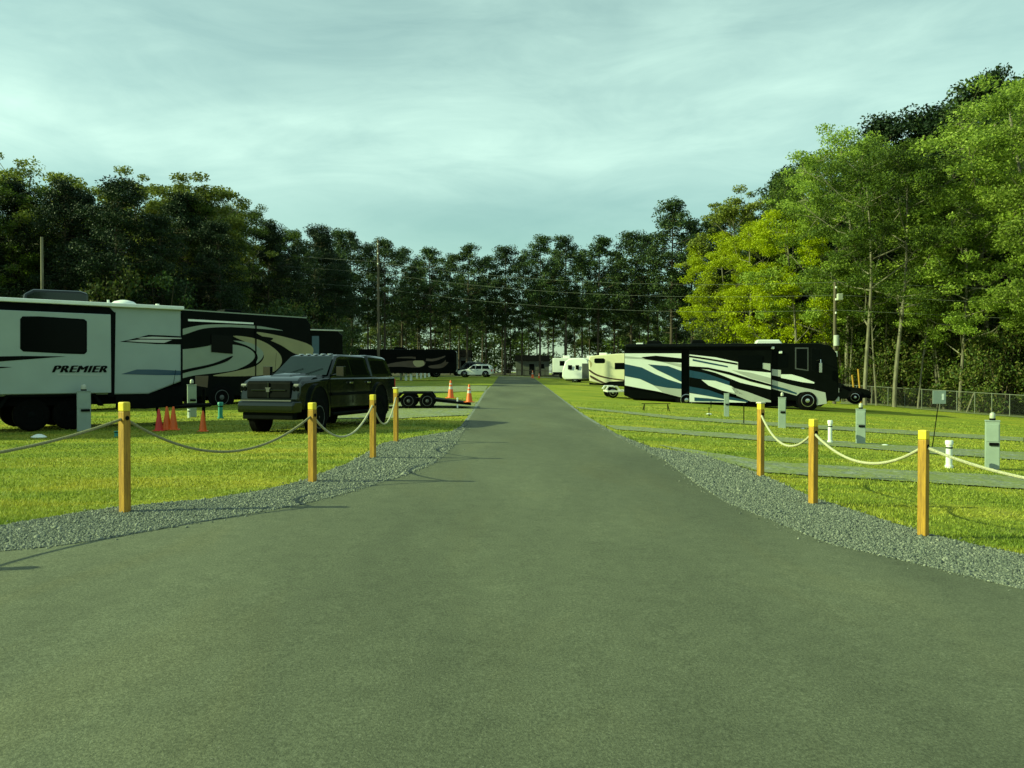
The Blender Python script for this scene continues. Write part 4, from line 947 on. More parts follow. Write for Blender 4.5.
# ------------------------------------------------------------------ cars
def car(name, loc, rz, m, label, cat, L=4.7, H=1.72, W=1.88, rails=True, group=None):
    """front towards local +x"""
    root = empty(name, loc, rz, label=label, cat=cat, group=group); h = L/2; b = .95
    lo = [(-h, .42), (-h+.02, .85), (-h+.08, b), (h*.40, b+.05), (h*.80, b-.07), (h*.97, .78), (h, .62), (h-.03, .36), (h*.6, .26), (-h*.9, .28)]
    MB().prism(lo, -W/2, W/2, lambda x, z: .05+.10*max(0, (abs(x)-h*.75)/(h*.25))**2+.05*max(0, z-.75)).build('body', m, root, bevel=.04, smooth=True)
    cab = [(-h+.10, b-.02), (-h+.35, H-.12), (-h+.7, H-.02), (-.2, H), (.25, H-.05), (h*.44, b+.02)]
    MB().prism(cab, -W/2, W/2, lambda x, z: .09+.20*(z-b)/(H-b)).build('cabin', m, root, bevel=.035, smooth=True)
    for sd in (-1, 1):
        for (x0, x1, x2, x3) in ((-h+.32, -h+.52, -h*.42, -h*.42), (-h*.38, -h*.38, -.12, -.12), (-.06, -.06, .30, h*.36)):
            zt_ = H-.16; zb_ = b+.06
            yb = W/2-.09-.20*(zb_-b)/(H-b)+.004; yt = W/2-.09-.20*(zt_-b)/(H-b)+.004
            MB().add([(x0, sd*yb, zb_), (x3, sd*yb, zb_), (x2, sd*yt, zt_), (x1, sd*yt, zt_), (x0, sd*(yb-.02), zb_), (x3, sd*(yb-.02), zb_), (x2, sd*(yt-.02), zt_), (x1, sd*(yt-.02), zt_)],
                     [(0, 1, 2, 3), (7, 6, 5, 4), (0, 4, 5, 1), (1, 5, 6, 2), (2, 6, 7, 3), (3, 7, 4, 0)]).build('window', M['glass'], root)
        for x in (-h*.62, h*.62): 
            wheel(root, (x, sd*(W/2-.12), .36), .36, .24, M['alloy'], sd, .66)
            MB().cyl((x, sd*(W/2-.05), .38), (x, sd*(W/2-.035), .38), .43, n=20).build('wheel_arch', M['matblack'], root)
        bx('headlight', h*.84, h*.965, sd*(W/2-.5)-.14, sd*(W/2-.5)+.28*1, .66, .80, M['reflect'], root, .03) if sd > 0 else bx('headlight', h*.84, h*.965, -(W/2-.22), -(W/2-.64), .66, .80, M['reflect'], root, .03)
        bx('tail_light', -h-.01, -h+.12, sd*W/2*.86-.1, sd*W/2*.86+.06, .7, .95, M['red'], root, .02)
        bx('mirror', .62, .78, sd*(W/2+.04)-.09, sd*(W/2+.04)+.09, b+.02, b+.2, m, root, .04)
        for x in (-.35, .45): bx('door_handle', x-.1, x+.08, sd*(W/2-.045)-.015, sd*(W/2-.045)+.015, .84, .87, M['chrome'], root, .005)
        if rails: MB().tube([(-h+.6, sd*(W/2-.32), H-.02), (-h+.75, sd*(W/2-.32), H+.04), (0, sd*(W/2-.32), H+.05), (.15, sd*(W/2-.32), H-.03)], .018, 6).build('roof_rail', M['silver'], root)
    MB().add([(.33, -W/2+.32, H-.10), (.33, W/2-.32, H-.10), (h*.42, W/2-.16, b+.07), (h*.42, -W/2+.16, b+.07)], [(0, 3, 2, 1)]).build('windscreen', M['glass'], root)
    bx('grille', h*.955, h*.985, -.4, .4, .5, .68, M['matblack'], root, .01); bx('bumper', h*.93, h+.02, -W/2+.2, W/2-.2, .3, .46, M['matblack'], root, .03)
    return root
def on(px, py, dz=0.0):
    p = P(px, py); return Vector((p.x, p.y, p.z+dz))
d_ = 104; x_ = (476-CX)/F*d_
car('parked_suv', (x_, d_, z_at(376.8, d_)), math.radians(172), M['white'], 'white suv parked at the far left end of the road', 'suv', L=4.5, H=1.6)
d_ = 108; x_ = (468-CX)/F*d_
car('parked_suv', (x_, d_, z_at(375.6, d_)), math.radians(195), M['truck'], 'dark suv half hidden behind the white suv at the road end', 'suv', L=4.6, H=1.8)
d_ = 49; x_ = (829-CX)/F*d_
car('parked_suv', (x_, d_, z_at(402.5, d_)), math.radians(-20), M['black'], 'black car poking out behind the nose of the long motorhome', 'car', L=4.6, H=1.45, rails=False)

# ------------------------------------------------------------------ the dark pickup with topper
def pickup():
    d = 21.3; x = (323.5-CX)/F*d
    root = empty('pickup_truck', (x, d, .06), math.radians(-90-18), label='dark green pickup with a camper shell parked on the left lawn', cat='pickup truck'); root.scale = (.86, .87, 1.03)
    pt = M['truck']; W = 2.06; h = 2.95; hw = W/2
    ins = lambda x_, z_: .03+.10*max(0, (x_-2.3)/.65)**2+.07*max(0, z_-.95)
    # lower body (front fenders, cab, bed)
    lo = [(-h, .62), (-h+.02, 1.16), (-1.28, 1.17), (1.25, 1.17), (2.55, 1.10), (2.78, 1.02), (2.84, .72), (2.6, .55), (-2.8, .5)]
    MB().prism(lo, -hw, hw, ins).build('body', pt, root, bevel=.05, smooth=True)
    MB().prism([(1.12, 1.12), (1.30, 1.27), (2.5, 1.19), (2.74, 1.10), (2.8, .98), (1.2, 1.0)], -hw+.12, hw-.12, lambda x_, z_: .14*max(0, (z_-1.05)/.2)).build('hood', pt, root, bevel=.05, smooth=True)
    MB().prism([(1.35, 1.24), (1.45, 1.33), (2.2, 1.27), (2.35, 1.18)], -.36, .36, lambda x_, z_: .12*max(0, (z_-1.2)/.12)).build('hood_scoop', pt, root, bevel=.03, smooth=True)
    cab = [(-1.24, 1.12), (-1.22, 1.86), (-1.05, 1.90), (.35, 1.91), (.60, 1.86), (1.32, 1.18), (1.30, 1.1)]
    ci = lambda x_, z_: .05+.22*max(0, (z_-1.14))/.76
    MB().prism(cab, -hw, hw, ci).build('cab', pt, root, bevel=.075, smooth=True)
    tp = [(-2.88, 1.14), (-2.62, 1.80), (-2.45, 1.88), (-1.42, 1.93), (-1.30, 1.88), (-1.29, 1.14)]
    tpr = MB().prism(tp, -hw, hw, ci).build('camper_shell', pt, root, bevel=.06, smooth=True)
    def sideglass(name, pts, par, sd, m=M['glass'], off=.006):
        o = [(a, sd*(hw-ci(a, b)+off), b) for a, b in pts]; i_ = [(a, sd*(hw-ci(a, b)-.02), b) for a, b in pts]; n = len(pts)
        f = [tuple(range(n)), tuple(range(2*n-1, n-1, -1))]+[(k, n+k, n+(k+1) % n, (k+1) % n) for k in range(n)]
        return MB().add(o+i_, f).build(name, m, par)
    for sd in (-1, 1):
        sideglass('window', [(-1.08, 1.26), (-.12, 1.26), (-.12, 1.76), (-1.02, 1.76)], root, sd)
        sideglass('window', [(-.02, 1.26), (1.02, 1.26), (.98, 1.32), (.58, 1.72), (.50, 1.76), (-.02, 1.76)], root, sd)
        sideglass('shell_window', [(-2.52, 1.28), (-1.45, 1.28), (-1.45, 1.74), (-2.38, 1.74)], tpr, sd)
        for x_ in (1.30, -.07, -1.2):   # door cut lines
            bx('door_seam', x_-.008, x_+.008, sd*(hw-.028)-.006, sd*(hw-.028)+.006, .62, 1.14, M['matblack'], root, 0)
        for x_ in (.12, -1.0): bx('door_handle', x_-.11, x_+.09, sd*(hw-.015)-.02, sd*(hw-.015)+.02, 1.04, 1.075, M['chrome'], root, .008)
        # black side moulding along the doors
        bx('side_moulding', -1.15, 1.22, sd*(hw-.02)-.012, sd*(hw-.02)+.012, .80, .86, M['matblack'], root, .008)
        bx('running_board', -1.2, 1.25, sd*(hw-.02)-.10, sd*(hw-.02)+.06, .40, .46, M['matblack'], root, .02)
        # tow mirrors
        mr = MB(); mr.box(1.02, 1.16, sd*(hw+.20)-.12, sd*(hw+.20)+.12, 1.20, 1.52); mr.cyl((1.08, sd*(hw-.12), 1.24), (1.08, sd*(hw+.12), 1.28), .03); mr.build('mirror', pt, root, bevel=.03)
        # wheels and flares
        for x_ in (1.92, -1.80):
            wheel(root, (x_, sd*(hw-.14), .45), .45, .28, M['greyrim'] if x_ > 0 else M['matblack'], sd, .6)
            MB().cyl((x_, sd*(hw-.05), .50), (x_, sd*(hw-.012), .50), .53, n=24).build('wheel_arch', M['matblack'], root)
            fl = [(x_+.56*math.cos(t), .50+.56*math.sin(t)) for t in np.linspace(-.25, math.pi+.25, 16)]+[(x_+.50*math.cos(t), .50+.50*math.sin(t)) for t in np.linspace(math.pi+.25, -.25, 16)]
            MB().prism(fl, sd*(hw-.03)-.04, sd*(hw-.03)+.04).build('fender_flare', pt, root)
        # quad headlights
        hl = bx('headlight', 2.62, 2.80, min(sd*.72, sd*.94), max(sd*.72, sd*.94), .86, 1.06, M['greyrim'], root, .04)
        for yy in (.78, .89): MB().cyl((2.79, sd*yy, .96), (2.82, sd*yy, .96), .048, n=14).build('lens', M['glass'], hl)
        bx('fog_light', 2.96, 2.99, sd*.70-.09, sd*.70+.09, .56, .64, M['glass'], root, .02)
        bx('tail_light', -h-.01, -h+.06, sd*.94-.07, sd*.94+.05, .82, 1.12, M['red'], root, .02)
    g = MB(); g.prism([(2.78, .74), (2.86, .78), (2.84, 1.08), (2.76, 1.12)], -.70, .70); gr_ = g.build('grille', M['matblack'], root, bevel=.03)
    c = MB(); c.box(2.85, 2.875, -.025, .025, .78, 1.08); c.box(2.85, 2.872, -.55, .55, .92, .945); c.build('crosshair_bar', M['truck'], gr_, bevel=.006)
    e = MB(); e.prism([(0, 0)]*0 or [(2.872, .90), (2.888, .90), (2.888, .985), (2.872, .985)], -.05, .05); e.add([(2.886, -.09, .985), (2.886, .09, .985), (2.886, .04, .93), (2.886, 0, .89), (2.886, -.04, .93)], [(0, 1, 2, 3, 4)]); e.build('emblem', M['greyrim'], gr_)
    bp = MB(); bp.prism([(2.74, .50), (2.98, .50), (3.02, .56), (3.02, .66), (2.96, .72), (2.74, .72)], -hw+.05, hw-.05, lambda x_, z_: .10*max(0, (x_-2.74)/.28)); bp.build('front_bumper', M['truck'], root, bevel=.03)
    bx('air_dam', 2.70, 2.90, -.8, .8, .36, .50, M['matblack'], root, .02)
    bx('bumper_trim', 2.97, 3.0, -.8, .8, .72, .745, M['greyrim'], root, .005)
    bx('rear_bumper', -h-.16, -h+.02, -hw+.1, hw-.1, .50, .68, M['chrome'], root, .03)
    a = Vector((.64, 0, 1.83)); b_ = Vector((1.30, 0, 1.235)); off = Vector((.02, 0, .02))
    yt, yb = hw-ci(0, 1.83)-.07, hw-ci(0, 1.235)-.07
    MB().add([a+off+Vector((0, -yt, 0)), a+off+Vector((0, yt, 0)), b_+off+Vector((0, yb, 0)), b_+off+Vector((0, -yb, 0))], [(0, 3, 2, 1)]).build('windscreen', M['windscreen'], root)
    wp = MB(); 
    for y_ in (-.5, .15): wp.tube([(1.34, y_, 1.26), (1.12, y_+.5, 1.46)], .009, 4)
    wp.build('wiper', M['matblack'], root)
    for y_ in (-.5, -.25, 0, .25, .5): MB().box(.36, .50, y_-.055, y_+.055, 1.90, 1.935).build('roof_marker_light', M['chrome'], root, bevel=.014)
    bx('underbody', -2.7, 2.6, -.7, .7, .34, .56, M['underbody'], root, .03)
    an = MB(); an.tube([(1.2, -hw+.1, 1.15), (1.1, -hw+.1, 1.95)], .005, 4); an.build('antenna', M['matblack'], root)
    return root
pk = pickup()
def lift(o):
    for c in o.children:
        if c.name.startswith('wheel') and not c.name.startswith('wheel_arch'): continue
        for v in (c.data.vertices if c.data else []):
            v.co.z = float(np.interp(v.co.z, [.3, .45, 1.17, 1.93, 2.2], [.36, .52, 1.38, 1.97, 2.2]))
        lift(c)
lift(pk)

# ------------------------------------------------------------------ tandem axle flatbed trailer with two cones
def flatbed():
    S = Side(385, 30.5, math.radians(4), 409.2); Z4 = (360, 330, 6.4)
    root = empty('flatbed_trailer', S.loc, S.rz, label='low black tandem axle flatbed trailer behind the pickup', cat='trailer')
    W = 2.2; uvz = lambda a, b: S.uv(360+a/6.4, 330+b/6.4)
    deck = uvz(480, 440)[1]; x1 = uvz(480, 440)[0]; xe_, ze = uvz(712, 470)
    bx('deck', -2.6, x1, 0.22, W-.22, deck-.12, deck, M['matblack'], root, .01)
    MB().prism([(x1, deck), (x1, deck-.12), (xe_, ze-.08), (xe_, ze+.0)], 0.22, W-.22).build('dovetail_ramp', M['matblack'], root, bevel=.01)
    f0, f1 = uvz(255, 400), uvz(455, 400); f2 = uvz(482, 438)
    for yy in (0.0, W-.24):
        MB().prism([(f0[0]-.25, deck-.02), (f0[0], f0[1]), (f1[0], f1[1]), (f2[0], deck-.02), (f2[0]-.06, deck-.02), (f1[0]-.04, f1[1]-.06), (f0[0]+.04, f0[1]-.06), (f0[0]-.19, deck-.02)], yy, yy+.24).build('fender', M['matblack'], root, bevel=.01)
    for a in (310, 430):
        u = uvz(a, 465)[0]
        for yy, sd in ((.11, -1), (W-.11, 1)): wheel(root, (u, yy, .31), .31, .2, M['greyrim'], sd, .6)
    u, v = uvz(624, 452); bx('support_leg', u-.03, u+.03, 0.24, .3, .02, v+.1, M['pvc'], root, .01)
    MB().cyl((-2.6, W/2, deck-.08), (-4.1, W/2, deck-.08), .06).build('tongue', M['matblack'], root)
    bx('stake_rail', -2.6, x1, .18, .22, deck-.1, deck+.03, M['matblack'], root, .005)
    return S, root, deck, uvz
def cone(loc, h, label, group, m=None, collar=True, rz=.3):
    root = empty('traffic_cone', loc, rz, label=label, cat='traffic cone', group=group); m = m or M['orange']; k = h/.71
    b = MB().box(-.18*k, .18*k, -.18*k, .18*k, 0, .03*k).build('base', m, root, bevel=.01)
    MB().lathe([(.135*k, .025*k), (.125*k, .06*k), (.035*k, .68*k), (.026*k, .71*k), (.02*k, .70*k)], 20).build('cone_body', m, root, smooth=True)
    if collar:
        r_ = lambda z: (.125+(.035-.125)*(z-.06)/.62)*k+.003
        for z0, z1 in ((.36, .47), (.54, .60)):
            MB().lathe([(r_(z0), z0*k), (r_(z1), z1*k)], 20).build('reflective_collar', M['reflect'], root, smooth=True)
    return root
S_, fb_, deck_, uvz_ = flatbed()
def cone_on(a, b, y, hpx, label, slope=False):
    u, v = uvz_(a, b); w = fb_.matrix_basis @ Vector((u, y, 0)); c_ = cone((w.x, w.y, fb_.location.z+(v if slope else deck_)+.002), .70, label, 'cones on the flatbed trailer')
cone_on(580, 440, .55, 17, 'orange cone standing in the middle of the black flatbed deck', True)
cone_on(700, 465, .30, 18, 'orange cone on the tail end of the black flatbed ramp', True)
for (px, py, hh, mm, col, lb) in [(159,431,.62,'red',False,'leftmost faded red cone of the group beside the white trailer'),(167,430,.66,'orange',False,'orange cone just right of the leftmost red one'),(173.5,430,.66,'orange',False,'orange cone at the right of the tight group'),(203,431.5,.58,'orange',False,'lone orange cone between the trailer and the pickup')]:
    p = on(px, py); c_ = cone(p, hh*p.y/22*.98, lb, 'cones beside the white trailer', M[mm], col)
for px, lb in ((532.5, 'far orange cone right of the road end'),(539, 'furthest right orange cone at the road end')):
    d = 106; cone(((px-CX)/F*d, d, tzf((px-CX)/F*d, d)+.03), 1.0 if px < 535 else .7, lb, 'far cones at the road end', rz=.1)

# ------------------------------------------------------------------ rope posts
def post(x, y, rz_deg, h, label, white=False, side='left'):
    z = tzf(x, y); a = .043; root = empty('rope_post', (x, y, z), math.radians(rz_deg), label=label, cat='post', group='rope posts on the '+side+' of the road')
    MB().box(-a, a, -a, a, -.08, h-.10).build('shaft', M['post'], root, bevel=.006)
    MB().box(-a-.001, a+.001, -a-.001, a+.001, h-.10, h).build('painted_top', M['posttop'], root, bevel=.012)
    if white: MB().box(-a-.012, a+.012, -a-.012, a+.012, h, h+.025).build('cap', M['capwhite'], root, bevel=.008)
    g = MB()
    for s_ in (-1, 1): g.cyl((s_*(a+.006), 0, h-.17), (s_*(a-.004), 0, h-.17), .024, n=14)
    g.build('rope_hole', M['matblack'], root)
    return Vector((x, y, z+h-.17))
def xy(px, depth): return ((px-CX)/F*depth, depth)
def post_px(px, py, rz, top, label, **k):
    p = P(px, py+2); h = z_at(top, p.y)-p.z; return post(p.x, p.y, rz, h, label, **k)
LP = [post(-5.55, 5.75, -30, 1.05, 'rope post out of view beyond the left edge'),
      post_px(125, 512, -25, 402, 'nearest and largest rope post on the left lawn edge'),
      post_px(312.5, 481, -20, 402.5, 'second rope post on the left in front of the pickup'),
      post_px(373, 457, -15, 394.5, 'third rope post on the left by the pickup door'),
      post_px(396, 440.5, -14, 388.5, 'furthest left rope post with the pale flat cap', white=True)]
RP = [post(5.75, 6.35, -50, 1.05, 'rope post out of view beyond the right edge', side='right'),
      post_px(923, 535.5, -50, 430, 'nearest and largest rope post on the right verge', side='right'),
      post_px(813, 503, -62, 419, 'middle rope post on the right verge', side='right'),
      post_px(760.5, 475, -60, 403.5, 'furthest right rope post with the pale flat cap', white=True, side='right')]
def rope(a, b, sag_py, label, m, grp):
    ts = np.linspace(0, 1, 40); mid = (a+b)/2; target = z_at(sag_py, mid.y) if sag_py else mid.z-.3
    sag = max(.1, mid.z-target); pts = [a.lerp(b, t)-Vector((0, 0, 4*sag*t*(1-t)*(1+.0*t))) for t in ts]
    o = MB().tube(pts, .0155, 8).build('rope', m, smooth=True); tag(o, label, 'rope', grp)
    mb = MB(); 
rope(LP[0], LP[1], 457, 'weathered rope leaving the nearest left post toward the left edge', M['ropedark'], 'ropes between the left posts')
rope(LP[1], LP[2], 451.5, 'long sagging rope between the two nearest left posts', M['ropedark'], 'ropes between the left posts')
rope(LP[2], LP[3], 436, 'pale rope sagging in front of the pickup door', M['rope'], 'ropes between the left posts')
rope(LP[3], LP[4], 423.5, 'shortest pale rope between the two far left posts', M['rope'], 'ropes between the left posts')
rope(RP[0], RP[1], 484, 'cream rope running from the nearest right post out of view', M['rope'], 'ropes between the right posts')
rope(RP[1], RP[2], 462.5, 'cream rope sagging between the nearest and middle right posts', M['rope'], 'ropes between the right posts')
rope(RP[2], RP[3], 444.5, 'cream rope between the middle and furthest right posts', M['rope'], 'ropes between the right posts')

# ------------------------------------------------------------------ hook-up pedestals, pipes, stakes, sign
def pedestal(px, py, top, wpx, label, globe=True, slot=True, rz=.1, group='utility pedestals on the right lawn', m=None):
    p = on(px, py); k = p.y/F; h = (py-top)*k; w = wpx*k/2*.94; m = m or M['pedestal']; rz = -math.atan2(p.x, p.y)+.04
    hb = h*(.84 if globe else .97)
    root = empty('utility_pedestal', p, rz, label=label, cat='pedestal', group=group)
    MB().box(-w, w, -w*.8, w*.8, -.05, hb).build('housing', m, root, bevel=w*.08)
    MB().box(-w*1.06, w*1.06, -w*.88, w*.88, hb, hb+.02).build('cap', m, root, bevel=.006)
    if slot: 
        MB().box(-w*.45, w*.85, -w*.8-.03, -w*.8, hb*.50, hb*.56).build('handle_slot', M['matblack'], root)
        MB().box(-w*.85, w*.85, -w*.8-.008, -w*.8, hb*.58, hb*.94).build('cover_door', m, root, bevel=.004)
    if globe:
        MB().cyl((0, 0, hb+.02), (0, 0, hb+.06), w*.45).build('lamp_neck', M['matblack'], root)
        MB().lathe([(w*.40, 0), (w*.42, h*.05), (w*.36, h*.085), (w*.2, h*.105), (0, h*.11)], 16, (0, 0, hb+.055)).build('lamp_globe', M['lamp'], root, smooth=True)
    return root
pedestal(992, 469, 412, 13.5, 'largest grey green pedestal with a lamp at the right edge')
pedestal(860.5, 444, 403, 9.5, 'pedestal with lamp behind the middle rope span')
pedestal(782, 428, 392, 7.6, 'pedestal with lamp between the furthest and middle right posts')
pedestal(726.5, 416.5, 393, 5.2, 'pale pedestal standing in front of the motorhome rear wheel', globe=False)
pedestal(84, 431, 384, 13, 'tall pedestal before the white trailer with a small yellow tag', globe=True, group='utility pedestals on the left lawn')
pedestal(192, 417, 379, 9, 'pale pedestal right of the white trailer end', group='utility pedestals on the left lawn')
def pipe(px, py, top, wpx, label, m=None, capm=None):
    p = on(px, py); k = p.y/F; h = (py-top)*k; r = wpx*k/2
    root = empty('capped_pipe', p, 0, label=label, cat='pipe', group='capped pipes on the lawns')
    MB().cyl((0, 0, -.05), (0, 0, h*.86), r*.8, n=18).build('shaft', m or M['pvc'], root, smooth=True)
    MB().lathe([(r, 0), (r, h*.12), (r*.86, h*.15), (0, h*.15)], 18, (0, 0, h*.84)).build('cap', capm or M['pvc'], root, smooth=True)
    MB().lathe([(r*.84, 0), (r*.84, .03)], 18, (0, 0, h*.70)).build('band', M['matblack'], root, smooth=True)
    MB().lathe([(r*1.05, 0), (r*1.05, h*.10)], 18, (0, 0, 0)).build('collar', m or M['pvc'], root, smooth=True)
pipe(949, 468, 440, 7.5, 'white capped pipe just right of the nearest right post')
pipe(830, 443, 420, 5.0, 'smaller white capped pipe between the middle post and the pedestal')
pipe(220.5, 418.5, 402, 5.5, 'short teal pipe beside the swirl striped motorhome', M['greenpvc'], M['greenpvc'])
pipe(189, 418, 409, 2.5, 'short pale pipe at the foot of the left pedestal')
pipe(116.5, 437, 431, 5, 'low teal pipe stub on grass under the white trailer', M['greenpvc'], M['greenpvc'])
for k, (px, a, b, w) in enumerate([(401,380,370,2.6),(406,380.5,369,2.6),(411,380.5,370,2.6),(417,378.5,369,2),(421,378.5,369.5,2),(425,378,369,2),(429,377,369,2)]):
    pedestal(px, a, b, w, ORD[k]+' from the left of the small far pedestals beyond the flatbed', globe=False, slot=False, group='row of small far pedestals', m=M['pvc'])
for k, (px, py, top, lb) in enumerate([(743.8,424,404,'thin black stake left of the furthest right post'),(711,408,402,'short black stake beside the motorhome belly'),(709,416,408,'low stake left of the pale pedestal')]):
    p = on(px, py); h = (py-top)*p.y/F; o = MB(); o.tube([(0, 0, -.05), (0, 0, h)], .018, 6); o.cyl((0, 0, h), (0, 0, h+.02), .03); o = o.build('stake', M['matblack']); o.location = p; tag(o, lb, 'stake', 'thin black stakes')
def sawhorse():
    p = on(656, 411); root = empty('sawhorse', p, 0, label='low dark sawhorse on the grass by the motorhome rear', cat='sawhorse')
    bx('beam', -.62, .62, -.02, .02, .30, .33, M['matblack'], root, .005)
    for sx in (-.5, .5):
        for sy in (-.18, .18): MB().tube([(sx, 0, .3), (sx*1.08, sy, 0)], .018, 5).build('leg', M['matblack'], root)
sawhorse()
def sign():
    p = on(932, 447); k = p.y/F; t = Vector(((938-932)*k, 0, (447-403)*k))
    root = empty('site_sign', p, 0, label='small blank pale sign on a leaning black rod by the fence', cat='sign')
    MB().tube([(0, 0, -.08), t*.5+Vector((.01, 0, 0)), t], .012, 6).build('rod', M['matblack'], root)
    w, h = 6.6*k, 12.5*k
    b = MB().box(t.x-w+.02, t.x+w+.02, -.015, .0, t.z-.02, t.z+h).build('sign_board', M['pedestal'], root, bevel=.004)
    MB().box(t.x+w*.5, t.x+w*.82, -.02, -.015, t.z+h*.25, t.z+h*.75).build('white_patch', M['pvc'], b)
sign()
def litter(px, py, r, m, name, label, cat):
    p = on(px, py); rs_ = np.random.RandomState(int(px)); mb = MB(); pr = [(0, -.2), (.7, -.15), (1, .2), (.8, .6), (.3, .85), (0, .9)]
    mb.lathe([(a*r*rs_.uniform(.85, 1.15), b*r) for a, b in pr], 9, (0, 0, 0)); o = mb.build(name, M[m]); o.location = p; o.scale = (1.3, .9, .8); tag(o, label, cat)
litter(885, 446, .07, 'pvc', 'white_rock', 'small white rock on the grass right of the pedestal lamp', 'rock')
litter(709, 414.5, .09, 'pvc', 'drain_cap', 'small white drain cap on grass before the motorhome', 'cap')
litter(39, 438, .13, 'pvc', 'white_bucket_lid', 'flat white object on the grass below the white trailer', 'lid')
litter(803, 429, .05, 'pvc', 'white_rock', 'tiny white pebble left of the middle right post', 'rock')

# ------------------------------------------------------------------ utility poles and wires
def upole(px, depth, top, label, r=.15, gear=True, m=None, base=None):
    p = at_depth(px, depth); H = z_at(top, depth)-p.z
    root = empty('utility_pole', (p.x, p.y, p.z-.2), 0, label=label, cat='utility pole', group=None)
    MB().cyl((0, 0, 0), (0, 0, H+.2), r, r*.72, n=12).build('pole_shaft', m or M['pole'], root, smooth=True)
    if gear:
        for z in (H-.3, H-1.2, H-2.2): MB().lathe([(.03, 0), (.07, .03), (.05, .08), (.07, .11), (.03, .16)], 10, (.0, -r-.04, z)).build('insulator', M['pvc'], root)
    return root, Vector((p.x, p.y-.2, p.z)), H
pA, a0, hA = upole(378.5, 78, 240, 'tall utility pole standing before the centre pines', .14)
u_, b0, hB = upole(834.5, 60, 282, 'utility pole with a transformer behind the motorhome nose', .14)
MB().cyl((-.05, -.42, hB-4.6), (-.05, -.42, hB-3.8), .2, n=16).build('transformer', M['silver'], u_, bevel=.03, smooth=True)
MB().cyl((-.05, -.3, hB-5.4), (-.05, -.3, hB-5.0), .14, n=12).build('meter_box', M['pvc'], u_)
bx('lamp_head', .02, .42, -.5, -.2, hB-1.2, hB-.7, M['lamp'], u_, .05)
upole(43, 34, 237, 'slim pale pole rising behind the white trailer roof', .075, False, M['barkpale'])
for k, (pa, pb, m_) in enumerate([(262, 290, 276), (273, 303, 283), (288, 318, 301)]):
    A = Vector((a0.x, a0.y, z_at(pa, a0.y))); B = Vector((b0.x, b0.y, z_at(pb-8, b0.y)))
    sag = 0.9; pts = [A.lerp(B, t)-Vector((0, 0, 4*sag*t*(1-t))) for t in np.linspace(0, 1, 40)]
    pts = [A+(A-B)*.6+Vector((0, 0, .5))]+pts+[B+(B-A).normalized()*30]
    o = MB().tube(pts, .008, 5).build('power_line', M['wire'], smooth=True); tag(o, ['top','middle','lowest'][k]+' wire of the three crossing before the pines', 'power line', 'power lines before the pines')

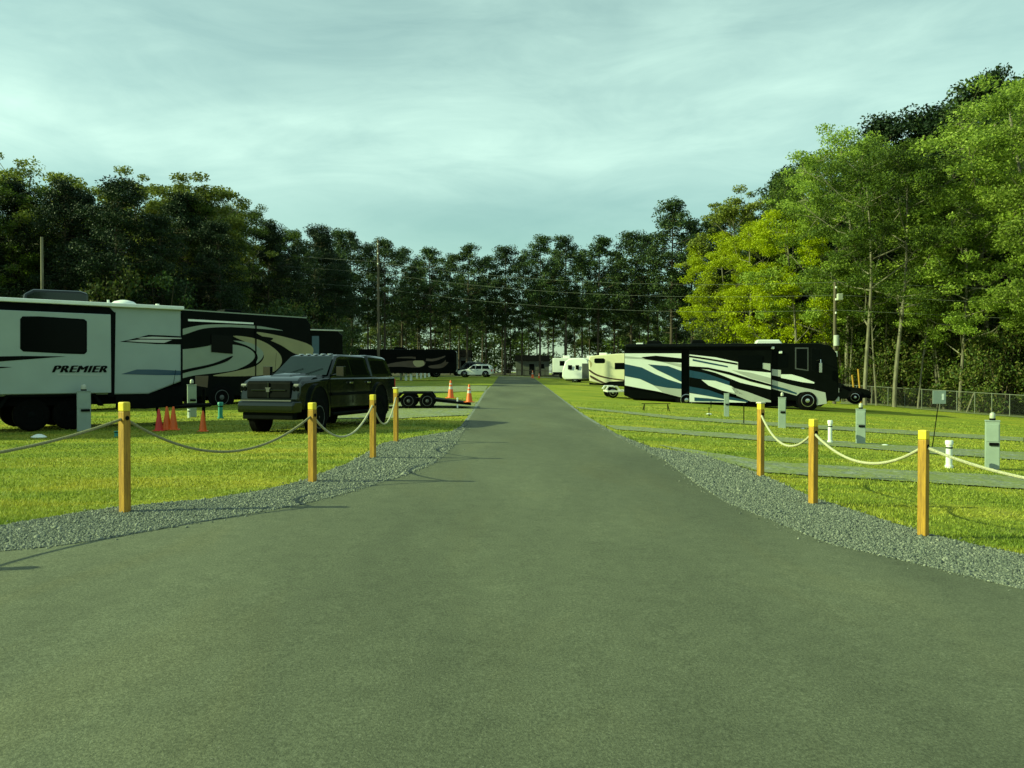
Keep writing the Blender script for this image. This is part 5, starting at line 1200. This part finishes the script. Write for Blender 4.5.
# ------------------------------------------------------------------ chain link fence and far sheds
def fence():
    pts = [(842, 66), (872, 64), (905, 61.5), (940, 58), (975, 55), (1010, 52.5), (1045, 50), (1090, 47)]
    Wp = [at_depth(a, b) for a, b in pts]; root = empty('chain_link_fence', Wp[0], 0, label='grey chain link fence along the foot of the right hand woods', cat='fence'); o0 = Wp[0]; H = 1.45
    m, t, b = new_mat('chain_link_mesh'); v = t.nodes.new('ShaderNodeTexCoord')
    m.node_tree.nodes['Principled BSDF'].inputs['Base Color'].default_value = (.28, .30, .27, 1)
    wires = MB(); dense = []
    for i in range(len(Wp)-1):
        for q in np.linspace(0, 1, 4, endpoint=False): dense.append(Wp[i].lerp(Wp[i+1], q))
    dense.append(Wp[-1])
    for p in dense: p.z = tzf(p.x, p.y)
    for i, p in enumerate(dense):
        if i % 2 == 0: MB().cyl(p-o0-Vector((0, 0, .1)), p-o0+Vector((0, 0, H+.04)), .03, n=8).build('fence_post', M['galv'], root, smooth=True)
    MB().tube([p-o0+Vector((0, 0, H)) for p in dense], .022, 6).build('top_rail', M['galv'], root)
    mesh = MB(); r_ = .0035; step = .11
    for i in range(len(dense)-1):
        a, c = dense[i]-o0, dense[i+1]-o0; L = (c-a).length; n = int(L/step)
        for k in range(-int(H/step), n):
            for sgn in (1, -1):
                s0, s1 = k*step, k*step+H; z0, z1 = 0, H
                if s0 < 0: z0 = -s0; s0 = 0
                if s1 > L: z1 = H-(s1-L); s1 = L
                if s1 <= s0: continue
                if sgn < 0: s0, s1 = L-s0, L-s1
                p0 = a.lerp(c, s0/L)+Vector((0, 0, z0)); p1 = a.lerp(c, s1/L)+Vector((0, 0, z1))
                w = Vector((r_, 0, 0)); mesh.add([p0-w, p0+w, p1+w, p1-w], [(0, 1, 2, 3)])
    mesh.build('wire_mesh', M['galv'], root)
    p = at_depth(963, 57); o = MB(); o.tube([(0, 0, 0), (.45, -.1, 1.35)], .06, 7); o = o.build('leaning_board', M['barkpale']); o.location = p-Vector((0, .5, 0)); tag(o, 'pale board leaning against the chain link fence', 'board')
fence()
for k, (a, b, lb) in enumerate([((855.5, 389), (852, 375), 'left of two yellowish boards leaning behind the black car'), ((861, 389), (858, 369), 'right of two yellowish boards leaning behind the black car')]):
    d = 57; p = Vector(((a[0]-CX)/F*d, d, z_at(a[1], d)-1.0)); q = Vector(((b[0]-CX)/F*d, d, z_at(b[1], d)))
    q0 = q-p; o = MB(); o.tube([(0, 0, 0), q0], .07, 5); o = o.build('leaning_board', M['post']); o.location = p; tag(o, lb, 'board', 'yellowish boards behind the black car')
def shed(px0, px1, top, depth, label, m):
    x0, x1 = (px0-CX)/F*depth, (px1-CX)/F*depth; z = tzf(x0, depth); H = z_at(top, depth)-z; W = 6
    root = empty('storage_shed', (x0, depth, z), 0, label=label, cat='shed'); L = x1-x0
    bx('wall', 0, L, 0, W, -.1, H*.8, m, root, 0)
    MB().add([(-.2, -.3, H*.78), (L+.2, -.3, H*.78), (L+.2, W+.3, H*.78), (-.2, W+.3, H*.78), (-.2, W/2, H*1.12), (L+.2, W/2, H*1.12)], [(0, 1, 5, 4), (1, 2, 5), (2, 3, 4, 5), (3, 0, 4), (0, 3, 2, 1)]).build('roof', M['underbody'], root)
    bx('door', L*.4, L*.55, -.03, .02, 0, H*.6, M['matblack'], root); bx('window', L*.7, L*.85, -.03, .02, H*.35, H*.6, M['glass'], root)
shed(516, 549, 357, 138, 'low dull shed among the pines beyond the road end', M['galv'])
shed(440, 470, 352, 150, 'dim shed behind the far dark motorhome', M['greyrim'])
# thin pinkish rope line strung at the road end
mb = MB(); P0 = at_depth(503, 121); P1 = at_depth(552, 121)
root = empty('rail_fence', P0, 0, label='low reddish rail fence across the far end of the road', cat='fence')
for k in range(8):
    q = P0.lerp(P1, k/7)-P0; MB().box(q.x-.05, q.x+.05, -.05, .05, -.1, 1.0).build('fence_post', M['pole'], root)
MB().tube([Vector((0, 0, .95)), P1-P0+Vector((0, 0, .95))], .05, 6).build('top_rail', M['brown'], root)
